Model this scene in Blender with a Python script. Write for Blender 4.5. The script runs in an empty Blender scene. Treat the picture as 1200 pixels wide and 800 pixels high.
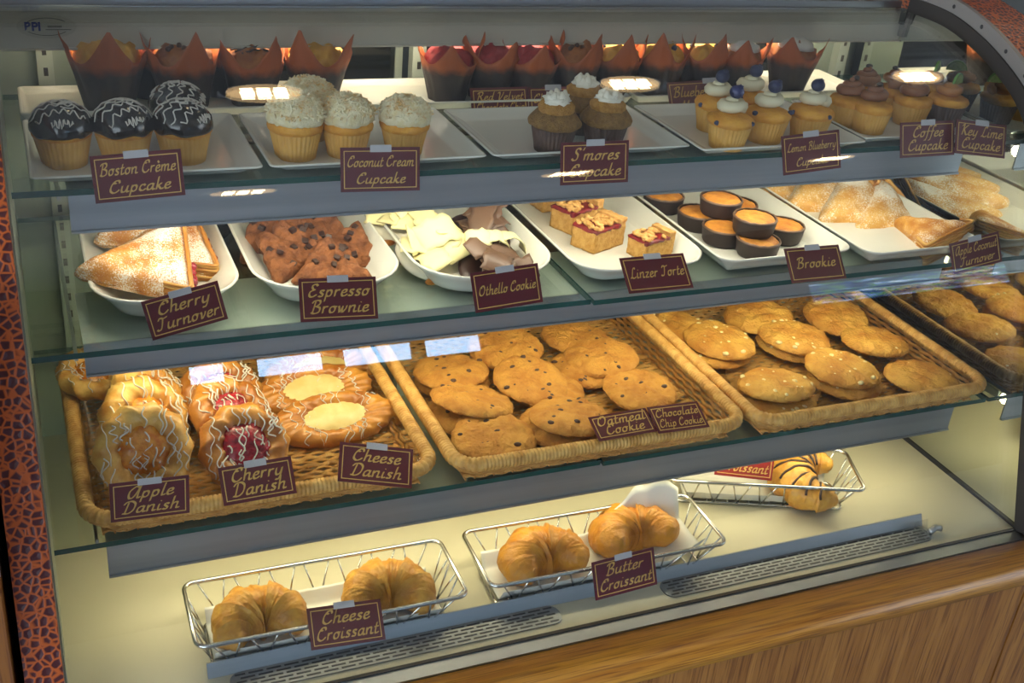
import bpy, math, random
from mathutils import Vector, Matrix, noise
R = random.Random(7)
PI = math.pi
C = bpy.context.scene.collection
S = bpy.context.scene

# ------------------------------------------------------------------ camera
H = 1.62
F = 1336.94                      # focal length in pixels of a 1200 px wide frame
MX = ((0.91944847, -0.10750474, 0.37822908), (-0.38316484, -0.4609952, 0.80041747), (0.08831311, -0.88086671, -0.46505337))
cam = bpy.data.objects.new('camera', bpy.data.cameras.new('camera'))
C.objects.link(cam)
cam.matrix_world = Matrix(((MX[0][0], -MX[0][1], -MX[0][2], 0), (MX[1][0], -MX[1][1], -MX[1][2], 0), (MX[2][0], -MX[2][1], -MX[2][2], H), (0, 0, 0, 1)))
cam.data.sensor_width = 36.0
cam.data.lens = 36 * F / 1200
cam.data.clip_start = 0.02
S.camera = cam

# ------------------------------------------------------------------ world, exposure
W = bpy.data.worlds.new('world'); S.world = W; W.use_nodes = True
W.node_tree.nodes['Background'].inputs[0].default_value = (0.74, 0.82, 0.95, 1)
W.node_tree.nodes['Background'].inputs[1].default_value = 4.0
S.view_settings.view_transform = 'Standard'
S.view_settings.look = 'None'
S.view_settings.gamma = 1.0
S.view_settings.use_curve_mapping = False
S.view_settings.exposure = 0.32
S.cycles.use_denoising = True
S.cycles.max_bounces = 8
S.cycles.transparent_max_bounces = 40
S.cycles.caustics_reflective = False
S.cycles.caustics_refractive = False
TUBE_TOP, TUBE_A, TUBE_B, TUBE_DECK = 17.0, 17.0, 15.5, 13.0   # strength of the case's own lamps
DOWNLIGHT, BULB = 4.0, 30.0

# ------------------------------------------------------------------ levels (metres)
S1, S2, S3, DECK = 1.109, 0.9195, 0.692, 0.513
XL, XR = -0.019, 1.49
GL = 0.008                        # shelf glass thickness


def ray(u, v):
    p = (u - 600, v - 400, F)
    return Vector([sum(MX[i][k] * p[k] for k in range(3)) for i in range(3)])


def onz(u, v, z):                 # point of the place seen at (u, v) on the level z
    r = ray(u, v); k = (z - H) / r.z
    return Vector((r.x * k, r.y * k, z))


def ony(u, v, y):
    r = ray(u, v); k = y / r.y
    return Vector((r.x * k, y, H + r.z * k))


# ------------------------------------------------------------------ materials
def lin(h):
    h = h.lstrip('#')
    return tuple((lambda c: c / 12.92 if c <= .04045 else ((c + .055) / 1.055) ** 2.4)(int(h[i:i + 2], 16) / 255) for i in (0, 2, 4)) + (1,)


def mat(name, c1, c2=None, scale=30, rough=.5, metal=0, bump=0, bscale=None, lo=.35, hi=.65, spec=.5, detail=4, stretch=None, coat=0, sss=0, trans=0):
    m = bpy.data.materials.new(name); m.use_nodes = True
    nt = m.node_tree; b = nt.nodes['Principled BSDF']
    b.inputs['Base Color'].default_value = lin(c1)
    b.inputs['Roughness'].default_value = rough
    b.inputs['Metallic'].default_value = metal
    b.inputs['Specular IOR Level'].default_value = spec
    b.inputs['Coat Weight'].default_value = coat
    if sss:
        b.inputs['Subsurface Weight'].default_value = sss
        b.inputs['Subsurface Scale'].default_value = .01
        b.inputs['Subsurface Radius'].default_value = (1, .6, .3)
    tc = nt.nodes.new('ShaderNodeTexCoord'); src = tc.outputs['Object']
    if stretch:
        mp = nt.nodes.new('ShaderNodeMapping'); mp.inputs['Scale'].default_value = stretch
        nt.links.new(src, mp.inputs[0]); src = mp.outputs[0]
    if c2:
        n = nt.nodes.new('ShaderNodeTexNoise'); n.inputs['Scale'].default_value = scale; n.inputs['Detail'].default_value = detail
        r = nt.nodes.new('ShaderNodeValToRGB')
        r.color_ramp.elements[0].position = lo; r.color_ramp.elements[0].color = lin(c1)
        r.color_ramp.elements[1].position = hi; r.color_ramp.elements[1].color = lin(c2)
        nt.links.new(src, n.inputs['Vector']); nt.links.new(n.outputs[0], r.inputs[0]); nt.links.new(r.outputs[0], b.inputs['Base Color'])
    if bump:
        n2 = nt.nodes.new('ShaderNodeTexNoise'); n2.inputs['Scale'].default_value = bscale or scale * 2; n2.inputs['Detail'].default_value = 5
        bp = nt.nodes.new('ShaderNodeBump'); bp.inputs['Strength'].default_value = bump; bp.inputs['Distance'].default_value = .004
        nt.links.new(src, n2.inputs['Vector']); nt.links.new(n2.outputs[0], bp.inputs['Height']); nt.links.new(bp.outputs[0], b.inputs['Normal'])
    return m


def emis(name, col, k):
    m = bpy.data.materials.new(name); m.use_nodes = True
    b = m.node_tree.nodes['Principled BSDF']
    b.inputs['Base Color'].default_value = (0, 0, 0, 1)
    b.inputs['Emission Color'].default_value = lin(col); b.inputs['Emission Strength'].default_value = k
    return m


def sheet_glass(name, tint, refl=1.0, rough=0.0):
    """clear sheet: what lies behind shows through, the surface mirrors by Fresnel"""
    m = bpy.data.materials.new(name); m.use_nodes = True
    nt = m.node_tree; nt.nodes.remove(nt.nodes['Principled BSDF'])
    out = nt.nodes['Material Output']
    t = nt.nodes.new('ShaderNodeBsdfTransparent'); t.inputs[0].default_value = tint
    g = nt.nodes.new('ShaderNodeBsdfGlossy'); g.inputs['Roughness'].default_value = rough
    g.inputs['Color'].default_value = (refl, refl, refl, 1)
    f = nt.nodes.new('ShaderNodeFresnel'); f.inputs[0].default_value = 1.5
    # both faces of a solid pane count: undo the inside-out index on back faces
    geo = nt.nodes.new('ShaderNodeNewGeometry')
    mm = nt.nodes.new('ShaderNodeMapRange'); mm.inputs['To Min'].default_value = 1.5; mm.inputs['To Max'].default_value = 1 / 1.5
    nt.links.new(geo.outputs['Backfacing'], mm.inputs['Value']); nt.links.new(mm.outputs[0], f.inputs[0])
    x = nt.nodes.new('ShaderNodeMixShader')
    nt.links.new(f.outputs[0], x.inputs[0]); nt.links.new(t.outputs[0], x.inputs[1]); nt.links.new(g.outputs[0], x.inputs[2])
    nt.links.new(x.outputs[0], out.inputs[0])
    return m


def wood(name, a, b_, axis, scale=9):
    m = bpy.data.materials.new(name); m.use_nodes = True
    nt = m.node_tree; b = nt.nodes['Principled BSDF']; b.inputs['Roughness'].default_value = .42
    tc = nt.nodes.new('ShaderNodeTexCoord'); mp = nt.nodes.new('ShaderNodeMapping')
    s = [1, 1, 1]; s[axis] = .03; mp.inputs['Scale'].default_value = s
    nt.links.new(tc.outputs['Object'], mp.inputs[0])
    n1 = nt.nodes.new('ShaderNodeTexNoise'); n1.inputs['Scale'].default_value = scale * 3.5; n1.inputs['Detail'].default_value = 6; n1.inputs['Distortion'].default_value = 1.2
    n2 = nt.nodes.new('ShaderNodeTexNoise'); n2.inputs['Scale'].default_value = scale * 32; n2.inputs['Detail'].default_value = 3
    nt.links.new(mp.outputs[0], n1.inputs['Vector']); nt.links.new(mp.outputs[0], n2.inputs['Vector'])
    r = nt.nodes.new('ShaderNodeValToRGB'); r.color_ramp.elements[0].position = .3; r.color_ramp.elements[1].position = .68
    r.color_ramp.elements[0].color = lin(a); r.color_ramp.elements[1].color = lin(b_)
    nt.links.new(n1.outputs[0], r.inputs[0])
    r2 = nt.nodes.new('ShaderNodeValToRGB'); r2.color_ramp.elements[0].position = .36; r2.color_ramp.elements[1].position = .52
    r2.color_ramp.elements[0].color = (.55, .47, .38, 1); r2.color_ramp.elements[1].color = (1, 1, 1, 1)
    nt.links.new(n2.outputs[0], r2.inputs[0])
    mx = nt.nodes.new('ShaderNodeMixRGB'); mx.blend_type = 'MULTIPLY'; mx.inputs[0].default_value = 1
    nt.links.new(r.outputs[0], mx.inputs[1]); nt.links.new(r2.outputs[0], mx.inputs[2]); nt.links.new(mx.outputs[0], b.inputs['Base Color'])
    return m


def giraffe():
    m = bpy.data.materials.new('giraffe_laminate'); m.use_nodes = True
    nt = m.node_tree; b = nt.nodes['Principled BSDF']; b.inputs['Roughness'].default_value = .3
    tc = nt.nodes.new('ShaderNodeTexCoord')
    v = nt.nodes.new('ShaderNodeTexVoronoi'); v.feature = 'DISTANCE_TO_EDGE'; v.inputs['Scale'].default_value = 105; v.inputs['Randomness'].default_value = .8
    r = nt.nodes.new('ShaderNodeValToRGB'); e = r.color_ramp.elements
    e[0].position = .05; e[0].color = lin('#bb5a1f'); e[1].position = .17; e[1].color = lin('#4a1a1c')
    nt.links.new(tc.outputs['Object'], v.inputs['Vector']); nt.links.new(v.outputs['Distance'], r.inputs[0]); nt.links.new(r.outputs[0], b.inputs['Base Color'])
    bp = nt.nodes.new('ShaderNodeBump'); bp.invert = True; bp.inputs['Strength'].default_value = .6; bp.inputs['Distance'].default_value = .002
    nt.links.new(v.outputs['Distance'], bp.inputs['Height']); nt.links.new(bp.outputs[0], b.inputs['Normal'])
    return m


def sugar(name, base, base2, white='#f0ece2', amount=.5):
    """baked pastry with icing sugar dusted over it in patches"""
    m = mat(name, base, base2, 45, rough=.5, bump=.35, bscale=160)
    nt = m.node_tree; b = nt.nodes['Principled BSDF']
    old = b.inputs['Base Color'].links[0].from_socket
    tc = nt.nodes.new('ShaderNodeTexCoord')
    big = nt.nodes.new('ShaderNodeTexNoise'); big.inputs['Scale'].default_value = 22; big.inputs['Detail'].default_value = 2
    fine = nt.nodes.new('ShaderNodeTexNoise'); fine.inputs['Scale'].default_value = 520; fine.inputs['Detail'].default_value = 2
    nt.links.new(tc.outputs['Object'], big.inputs['Vector']); nt.links.new(tc.outputs['Object'], fine.inputs['Vector'])
    ad = nt.nodes.new('ShaderNodeMath'); ad.operation = 'ADD'
    nt.links.new(big.outputs[0], ad.inputs[0]); nt.links.new(fine.outputs[0], ad.inputs[1])
    mr = nt.nodes.new('ShaderNodeMapRange'); mr.inputs['From Min'].default_value = 1.18 - amount * .4; mr.inputs['From Max'].default_value = 1.42 - amount * .4
    nt.links.new(ad.outputs[0], mr.inputs[0])
    mx = nt.nodes.new('ShaderNodeMixRGB'); mx.inputs[2].default_value = lin(white)
    nt.links.new(mr.outputs[0], mx.inputs[0]); nt.links.new(old, mx.inputs[1]); nt.links.new(mx.outputs[0], b.inputs['Base Color'])
    return m


M = {}
M['steel'] = mat('brushed_steel', '#b4b6b8', rough=.34, metal=1)
M['apron'] = mat('apron_steel', '#a3a7ac', '#b3b6ba', 6, rough=.42, metal=.9, stretch=(.3, 1, 8))
M['rail'] = mat('rail_steel', '#c6bfae', '#d2cab9', 5, rough=.28, metal=.2, stretch=(.4, 1, 1))
M['chrome'] = mat('chrome_wire', '#d4d4d2', rough=.18, metal=1)
M['mirror'] = mat('mirror_silver', '#d3d8d0', rough=.03, metal=1)
M['reflector'] = mat('pale_reflector', '#d8d9d2', rough=.4)
M['grille'] = mat('grille_steel', '#8d8f90', rough=.45, metal=.9)
M['dark'] = mat('dark_gasket', '#2b2723', rough=.55)
M['trim'] = mat('grey_trim', '#8a857e', rough=.4, metal=.4)
M['deck'] = mat('cream_deck', '#d3ccb0', '#dad3b9', 4, rough=.32, spec=.3)
M['post'] = mat('pale_post', '#a9b3a8', rough=.4, metal=.2)
M['inner'] = mat('inner_panel', '#8f9b8e', '#98a396', 5, rough=.3, metal=.3)
M['glass'] = sheet_glass('front_glass', (.97, .985, .97, 1))
M['shelf'] = sheet_glass('shelf_glass', (.90, .95, .92, 1))
M['edge'] = mat('shelf_glass_edge', '#1d4a43', rough=.15)
M['clear'] = sheet_glass('clear_plastic', (.95, .95, .94, 1))
M['tape'] = mat('frosted_tape', '#b9b6b8', rough=.3)
M['oak_ledge'] = wood('oak_ledge', '#a86818', '#d29630', 0, 13)
M['oak_panel'] = wood('oak_panel', '#8c5820', '#b07a36', 2, 11)
M['giraffe'] = giraffe()
M['doorglass'] = mat('dark_door_glass', '#12130f', rough=.08)
M['china'] = mat('white_china', '#dcdcd2', rough=.16, spec=.5)
M['paper'] = mat('white_paper', '#e6e4dc', rough=.7)
M['maroon'] = mat('maroon_card', '#5c1c24', rough=.3)
M['redcard'] = mat('red_card', '#8c2a25', rough=.28)
M['gold'] = mat('gold_print', '#d8b160', rough=.4)
M['black'] = mat('black_print', '#22201f', rough=.5)
M['blue'] = mat('blue_print', '#1d2c86', rough=.5)
M['wicker'] = mat('wicker', '#c48d40', '#e6b566', 60, rough=.5, bump=.3, bscale=300)
M['wickerD'] = mat('wicker_dark', '#b07a35', '#d59d52', 60, rough=.5, bump=.3, bscale=300)
M['liner'] = mat('yellow_baking_cup', '#d59f45', '#e2b25c', 25, rough=.6)
M['darkliner'] = mat('brown_baking_cup', '#4c3529', '#5d4334', 25, rough=.6)
M['cake'] = mat('golden_cake', '#d08a2b', '#e6a843', 40, rough=.7, bump=.5, bscale=220)
M['smorecake'] = mat('crumb_cake', '#7d5a2c', '#98723a', 120, rough=.85, bump=1, bscale=420)
M['toast'] = mat('toasted_crumb', '#a8722c', '#c59348', 120, rough=.85, bump=1, bscale=420)
M['glaze'] = mat('chocolate_glaze', '#1c1210', rough=.16, coat=.4)
M['icing'] = mat('white_icing', '#d8d2c8', rough=.35)
M['coconut'] = mat('coconut_frosting', '#ead9a6', '#f4e9c8', 90, rough=.8, bump=.6, bscale=300)
M['shred'] = mat('coconut_shred', '#f2e8c6', '#dba850', 60, rough=.7, lo=.45, hi=.7)
M['meringue'] = mat('meringue', '#ece6d4', rough=.5)
M['cream'] = mat('cream_frosting', '#e6dcb9', rough=.5)
M['berry'] = mat('blueberry', '#23263c', '#3b4060', 60, rough=.45)
M['mocha'] = mat('mocha_frosting', '#7f4f33', '#8f5d3d', 50, rough=.45)
M['lime_frost'] = mat('caramel_frosting', '#a3672f', '#b5793b', 50, rough=.5)
M['bean'] = mat('coffee_bean', '#221714', rough=.35)
M['lime'] = mat('lime_flesh', '#a9b96a', '#8ea84f', 200, rough=.35)
M['limeskin'] = mat('lime_rind', '#5a8a2e', rough=.35)
M['crust'] = mat('puff_pastry', '#c4852f', '#e6ba66', 38, rough=.42, bump=.4, bscale=120, coat=.15)
M['crustD'] = mat('baked_pastry', '#a45f1e', '#cf8e38', 30, rough=.35, bump=.35, bscale=120, coat=.25)
M['layers'] = mat('flaky_layers', '#b87a2f', '#dcae62', 1, rough=.55, stretch=(12, 12, 190), lo=.42, hi=.58, detail=2)
M['sugarA'] = sugar('sugared_pastry', '#b97326', '#d9a14a', amount=.62)
M['sugarB'] = sugar('sugared_coconut_pastry', '#c58d3c', '#dfb565', amount=.66)
M['crustS'] = sugar('lightly_sugared_pastry', '#b5742a', '#dba552', amount=.35)
M['cherry'] = mat('cherry_filling', '#74091a', '#b3162c', 120, rough=.12, coat=.5, bump=.5, bscale=260)
M['apple'] = mat('apple_filling', '#b8620f', '#dd9430', 90, rough=.18, coat=.4, bump=.4, bscale=200)
M['cheese'] = mat('cheese_filling', '#d8be77', '#e6d294', 40, rough=.4)
M['brownie'] = mat('brownie', '#693a1c', '#925a31', 55, rough=.75, bump=.9, bscale=200)
M['chunk'] = mat('dark_chocolate', '#3a2520', rough=.4)
M['milkchoc'] = mat('milk_chocolate', '#6f5442', '#5d4536', 20, rough=.4)
M['whitechoc'] = mat('white_chocolate', '#e9e0a6', rough=.42)
M['cookiebase'] = mat('cookie_base', '#e2ddc9', rough=.5)
M['crumb'] = mat('pale_crumb', '#b8883f', '#cfa45c', 150, rough=.85, bump=.8, bscale=400)
M['streusel'] = mat('walnut_streusel', '#b57f3c', '#d9ae68', 90, rough=.7, bump=.5, bscale=200)
M['jam'] = mat('red_jam', '#6e1a22', '#8d2a2c', 80, rough=.3)
M['browncup'] = mat('dark_baking_cup', '#271b18', '#2f211c', 40, rough=.55)
M['cookietop'] = mat('baked_cookie_top', '#b06a22', '#d39238', 60, rough=.6, bump=.5, bscale=200)
M['cookie'] = mat('cookie', '#b3752b', '#cd943f', 40, rough=.75, bump=1, bscale=190)
M['cookieW'] = mat('pale_cookie', '#b87a27', '#d8a549', 26, rough=.65, bump=1, bscale=170)
M['chip'] = mat('chocolate_chip', '#4a2e22', rough=.45)
M['wchip'] = mat('white_chip', '#ecd9a0', rough=.45)
M['tulip'] = None


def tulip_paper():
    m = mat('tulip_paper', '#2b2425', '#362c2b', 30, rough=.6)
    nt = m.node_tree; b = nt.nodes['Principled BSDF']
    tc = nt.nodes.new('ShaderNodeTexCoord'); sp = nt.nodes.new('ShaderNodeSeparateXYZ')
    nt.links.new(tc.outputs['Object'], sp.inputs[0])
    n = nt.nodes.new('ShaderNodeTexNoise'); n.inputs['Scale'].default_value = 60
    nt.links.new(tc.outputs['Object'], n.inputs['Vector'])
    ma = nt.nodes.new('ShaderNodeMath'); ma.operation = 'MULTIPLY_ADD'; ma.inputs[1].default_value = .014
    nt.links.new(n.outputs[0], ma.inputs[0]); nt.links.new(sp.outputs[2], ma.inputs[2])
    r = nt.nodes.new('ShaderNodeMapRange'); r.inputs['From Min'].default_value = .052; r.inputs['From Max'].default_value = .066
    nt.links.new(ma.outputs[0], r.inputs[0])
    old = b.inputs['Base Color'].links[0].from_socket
    mx = nt.nodes.new('ShaderNodeMixRGB'); mx.inputs[2].default_value = lin('#ab5829')  # light through the upper paper put in as orange, dark where muffin backs it
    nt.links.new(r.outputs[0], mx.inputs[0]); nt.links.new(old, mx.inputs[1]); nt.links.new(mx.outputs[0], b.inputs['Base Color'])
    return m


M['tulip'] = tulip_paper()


# ------------------------------------------------------------------ mesh builder
class MB:
    def __init__(s):
        s.v = []; s.f = []; s.mi = []

    def add(s, V, Fc, mi=0, T=None):
        o = len(s.v)
        s.v += [tuple(T @ Vector(p)) if T else tuple(p) for p in V]
        s.f += [tuple(i + o for i in q) for q in Fc]; s.mi += [mi] * len(Fc)
        return s

    def box(s, x0, x1, y0, y1, z0, z1, mi=0, T=None):
        V = [(x, y, z) for x in (x0, x1) for y in (y0, y1) for z in (z0, z1)]
        return s.add(V, [(0, 1, 3, 2), (4, 6, 7, 5), (0, 4, 5, 1), (2, 3, 7, 6), (0, 2, 6, 4), (1, 5, 7, 3)], mi, T)

    def lathe(s, prof, n=32, rf=None, mi=0, T=None, caps=True):
        V = []
        for i, (r, z) in enumerate(prof):
            for k in range(n):
                th = 2 * PI * k / n
                q = rf(th, i, r, z) if rf else (r, z)
                V.append((q[0] * math.cos(th), q[0] * math.sin(th), q[1]))
        Fc = [(i * n + k, i * n + (k + 1) % n, (i + 1) * n + (k + 1) % n, (i + 1) * n + k) for i in range(len(prof) - 1) for k in range(n)]
        if caps:
            Fc += [tuple(range(n - 1, -1, -1)), tuple(range((len(prof) - 1) * n, len(prof) * n))]
        return s.add(V, Fc, mi, T)

    def tube(s, pts, r, n=8, closed=False, mi=0, flat=1.0, T=None):
        P = [Vector(p) for p in pts]; L = len(P); V = []
        t0 = (P[1] - P[0]).normalized()
        up = Vector((0, 0, 1)) if abs(t0.z) < .9 else Vector((1, 0, 0))
        for i, p in enumerate(P):
            if closed: t = (P[(i + 1) % L] - P[i - 1]).normalized()
            else: t = (P[min(i + 1, L - 1)] - P[max(i - 1, 0)]).normalized()
            a = t.cross(up)
            if a.length < 1e-6: a = t.orthogonal()
            a.normalize(); b = a.cross(t).normalized(); up = b
            rr = r(i) if callable(r) else r
            for k in range(n):
                th = 2 * PI * k / n
                V.append(p + a * math.cos(th) * rr + b * math.sin(th) * rr * flat)
        Fc = [(i * n + k, i * n + (k + 1) % n, ((i + 1) % L) * n + (k + 1) % n, ((i + 1) % L) * n + k) for i in range(L if closed else L - 1) for k in range(n)]
        if not closed: Fc += [tuple(range(n - 1, -1, -1)), tuple(range((L - 1) * n, L * n))]
        return s.add(V, Fc, mi, T)

    def ball(s, c, r, nu=16, nv=10, sq=(1, 1, 1), nz=0, nf=40, mi=0, T=None, seed=0):
        V = []
        for j in range(nv + 1):
            ph = PI * j / nv
            for k in range(nu):
                th = 2 * PI * k / nu
                d = Vector((math.sin(ph) * math.cos(th), math.sin(ph) * math.sin(th), -math.cos(ph)))
                q = 1 + nz * noise.noise(d * nf * r + Vector((seed, seed * .7, 3)))
                V.append((c[0] + d.x * r * sq[0] * q, c[1] + d.y * r * sq[1] * q, c[2] + d.z * r * sq[2] * q))
        Fc = [(j * nu + k, j * nu + (k + 1) % nu, (j + 1) * nu + (k + 1) % nu, (j + 1) * nu + k) for j in range(nv) for k in range(nu)]
        return s.add(V, Fc, mi, T)

    def pillow(s, outline, top, bot, rings=10, n=48, mi=0, T=None, nz=0, nf=40, seed=0, dome=2.5):
        """solid over a star-shaped outline(phi) -> radius; top/bottom thickness bulge with a rounded rim"""
        V = []
        for sgn, th in ((1, top), (-1, bot)):
            for j in range(rings + 1):
                q = math.sin(PI / 2 * j / rings)
                for k in range(n):
                    ph = 2 * PI * k / n; r = outline(ph) * q
                    x, y = r * math.cos(ph), r * math.sin(ph)
                    z = sgn * th * (1 - q ** dome) ** .5 if q < 1 else 0
                    if nz:
                        d = noise.noise(Vector((x * nf, y * nf, sgn * 3 + seed)))
                        z += nz * d * (1 if sgn > 0 else .3)
                        g = 1 + .8 * nz / max(.02, r + .02) * noise.noise(Vector((x * nf, y * nf, seed + 9))); x *= g; y *= g
                    V.append((x, y, z))
        N = (rings + 1) * n; Fc = []
        for j in range(rings):
            for k in range(n):
                a, b, c, d = j * n + k, j * n + (k + 1) % n, (j + 1) * n + (k + 1) % n, (j + 1) * n + k
                Fc.append((d, c, b, a)[::-1] if False else (a, d, c, b))
                Fc.append((a + N, b + N, c + N, d + N))
        for k in range(n):
            a, b = rings * n + k, rings * n + (k + 1) % n
            Fc.append((a, a + N, b + N, b))
        return s.add(V, Fc, mi, T)

    def loops(s, Ls, mi=0, closed_bottom=True, closed_top=True):
        n = len(Ls[0]); V = [p for L in Ls for p in L]
        Fc = [(i * n + k, i * n + (k + 1) % n, (i + 1) * n + (k + 1) % n, (i + 1) * n + k) for i in range(len(Ls) - 1) for k in range(n)]
        if closed_bottom: Fc.append(tuple(range(n - 1, -1, -1)))
        if closed_top: Fc.append(tuple(range((len(Ls) - 1) * n, len(Ls) * n)))
        return s.add(V, Fc, mi)

    def prism_x(s, poly, x0, x1, mi=0):
        """polygon in (y, z) extruded along x"""
        n = len(poly); V = [(x0, y, z) for y, z in poly] + [(x1, y, z) for y, z in poly]
        Fc = [(k, (k + 1) % n, n + (k + 1) % n, n + k) for k in range(n)] + [tuple(range(n - 1, -1, -1)), tuple(range(n, 2 * n))]
        return s.add(V, Fc, mi)

    def data(s, name, mats, smooth=True):
        me = bpy.data.meshes.new(name); me.from_pydata(s.v, [], s.f)
        for m in (mats if isinstance(mats, (list, tuple)) else [mats]): me.materials.append(m)
        me.polygons.foreach_set('material_index', s.mi)
        me.polygons.foreach_set('use_smooth', [smooth] * len(s.f))
        me.update()
        return me

    def build(s, name, mats, parent=None, smooth=True, bevel=0, **props):
        me = s.data(name, mats, smooth)
        o = bpy.data.objects.new(name, me); C.objects.link(o)
        if parent: o.parent = parent
        if bevel:
            b = o.modifiers.new('bevel', 'BEVEL'); b.width = bevel; b.segments = 2; b.limit_method = 'ANGLE'; b.angle_limit = .8
        if smooth == 'auto': pass
        for k, v in props.items(): o[k] = v
        return o


def thing(name, label, cat, loc=(0, 0, 0), rot=(0, 0, 0), group=None):
    o = bpy.data.objects.new(name, None); C.objects.link(o)
    o.empty_display_size = .02
    o.location = loc; o.rotation_euler = rot
    o['label'] = label; o['category'] = cat
    if group: o['group'] = group
    return o


def tag(o, label, cat, group=None):
    o['label'] = label; o['category'] = cat
    if group: o['group'] = group
    return o


def struct(o):
    o['kind'] = 'structure'
    return o


def dup(root, loc, rot, label, scale=1):
    r = root.copy(); C.objects.link(r); r.location = loc; r.rotation_euler = rot
    r.scale = (scale,) * 3; r['label'] = label
    for ch in list(root.children):
        c = ch.copy(); C.objects.link(c); c.parent = r
        for g in list(ch.children):
            d = g.copy(); C.objects.link(d); d.parent = c
    return r


class Kind:
    """first placing moves the prototype itself, later ones copy it"""
    def __init__(s, *roots): s.roots = list(roots); s.used = [False] * len(roots)

    def put(s, loc, rot, label, scale=1, variant=0):
        i = variant % len(s.roots)
        if not s.used[i]:
            s.used[i] = True; o = s.roots[i]
            o.location = loc; o.rotation_euler = rot; o.scale = (scale,) * 3; o['label'] = label
            return o
        return dup(s.roots[i], loc, rot, label, scale)


def cr(P, n=10):
    P = [Vector(p) for p in P]
    Q = [P[0] * 2 - P[1]] + P + [P[-1] * 2 - P[-2]]; out = []
    for i in range(1, len(Q) - 2):
        p0, p1, p2, p3 = Q[i - 1:i + 3]
        for k in range(n):
            t = k / n
            out.append(.5 * (2 * p1 + (p2 - p0) * t + (2 * p0 - 5 * p1 + 4 * p2 - p3) * t * t + (3 * p1 - p0 - 3 * p2 + p3) * t ** 3))
    return out + [P[-1]]


def rrect(hx, hy, r, z, cx=0, cy=0, n=8, rb=None):
    """rounded rectangle loop; r = front corners, rb = back corners"""
    rb = r if rb is None else rb; out = []
    for sx, sy, a0, q in ((1, 1, 0, rb), (-1, 1, 90, rb), (-1, -1, 180, r), (1, -1, 270, r)):
        for k in range(n + 1):
            a = math.radians(a0 + 90 * k / n)
            out.append(Vector((cx + sx * (hx - q) + q * math.cos(a), cy + sy * (hy - q) + q * math.sin(a), z)))
    return out


# ------------------------------------------------------------------ the room
def setting():
    struct(MB().box(-5, 9, -4.2, 6, -.05, 0).build('floor', mat('floor_tile', '#8d97a8', '#99a2b2', 3, rough=.5)))
    struct(MB().box(-5, 9, -4.2, 6, 2.79, 2.86).build('ceiling', mat('ceiling_paint', '#a5a49f', rough=.8)))
    struct(MB().box(-5, 9, 5.0, 5.1, 0, 2.79).build('wall_kitchen', mat('kitchen_wall', '#3a3a33', rough=.8)))
    wm = mat('wall_paint', '#5d5c5a', rough=.8)
    z0, z1 = 1.28, 1.50
    xs = [(.72, .95), (1.10, 1.52), (1.61, 2.07), (2.12, 2.52), (5.0, 6.9)]
    m = MB(); a = -1.5
    for (p, q) in xs: m.box(a, p, -4.1, -4.0, 0, 2.79); a = q
    m.box(a, 7.5, -4.1, -4.0, 0, 2.79)
    for i, (p, q) in enumerate(xs):
        lo, hi = (z0, z1) if i < 4 else (1.36, 1.72)
        m.box(p, q, -4.1, -4.0, 0, lo); m.box(p, q, -4.1, -4.0, hi, 2.79)
    struct(m.build('wall_street', wm, smooth=False))
    sky = emis('daylight_pane', '#a4ccf5', 11)
    street = emis('street_view_pane', '#9fc4ee', 6)
    nt = street.node_tree; tc = nt.nodes.new('ShaderNodeTexCoord'); mp = nt.nodes.new('ShaderNodeMapping'); mp.inputs['Scale'].default_value = (1.6, 1, 9)
    n = nt.nodes.new('ShaderNodeTexNoise'); n.inputs['Scale'].default_value = 2.2; n.inputs['Detail'].default_value = 4
    r = nt.nodes.new('ShaderNodeValToRGB'); e = r.color_ramp.elements
    e[0].position = .38; e[0].color = lin('#16233a'); e[1].position = .72; e[1].color = lin('#e6f2ff')
    for p_, c_ in ((.48, '#31508a'), (.55, '#5c8a2a'), (.60, '#4a74b8')):
        q = e.new(p_); q.color = lin(c_)
    nt.links.new(tc.outputs['Object'], mp.inputs[0]); nt.links.new(mp.outputs[0], n.inputs['Vector']); nt.links.new(n.outputs[0], r.inputs[0])
    nt.links.new(r.outputs[0], nt.nodes['Principled BSDF'].inputs['Emission Color'])
    for i, (p, q) in enumerate(xs):
        lo, hi = (z0, z1) if i < 4 else (1.36, 1.72)
        w = struct(MB().box(p, q, -4.08, -4.06, lo, hi).build('window_%d' % (i + 1), sky if i < 4 else street, smooth=False))
        f = MB()
        for (x0, x1, b, t) in ((p, q, lo, lo + .015), (p, q, hi - .015, hi), (p, p + .02, lo + .015, hi - .015), (q - .02, q, lo + .015, hi - .015)):
            f.box(x0, x1, -4.06, -4.03, b, t)
        f.build('window_frame', M['dark'], w, smooth=False)
    k = 0
    for y in (2.05, -.22):
        for x, side in ((.62, 'left end'), (1.74, 'middle'), (2.86, 'right end')):
            t = thing('ceiling_downlight', 'round recessed ceiling downlight over the %s of the %s' % (side, 'pastry case back' if y > 1 else 'customer aisle'), 'ceiling light', (x, y, 2.79), (0, 0, 0), 'recessed ceiling downlights')
            MB().lathe([(.125, 0), (.125, -.012), (.105, -.014), (.10, -.004), (.10, 0)], 40, caps=False).build('trim_ring', M['steel'], t)
            MB().lathe([(.0995, -.001), (.0995, -.003)], 40).build('reflector', emis('downlight_reflector', '#ffd49a', DOWNLIGHT), t)
            for dx in (-.045, 0, .045):
                MB().box(dx - .017, dx + .017, -.05, .05, -.012, -.004).build('bulb', emis('downlight_bulb', '#ffe6bd', BULB), t, smooth=False)


setting()

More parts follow.
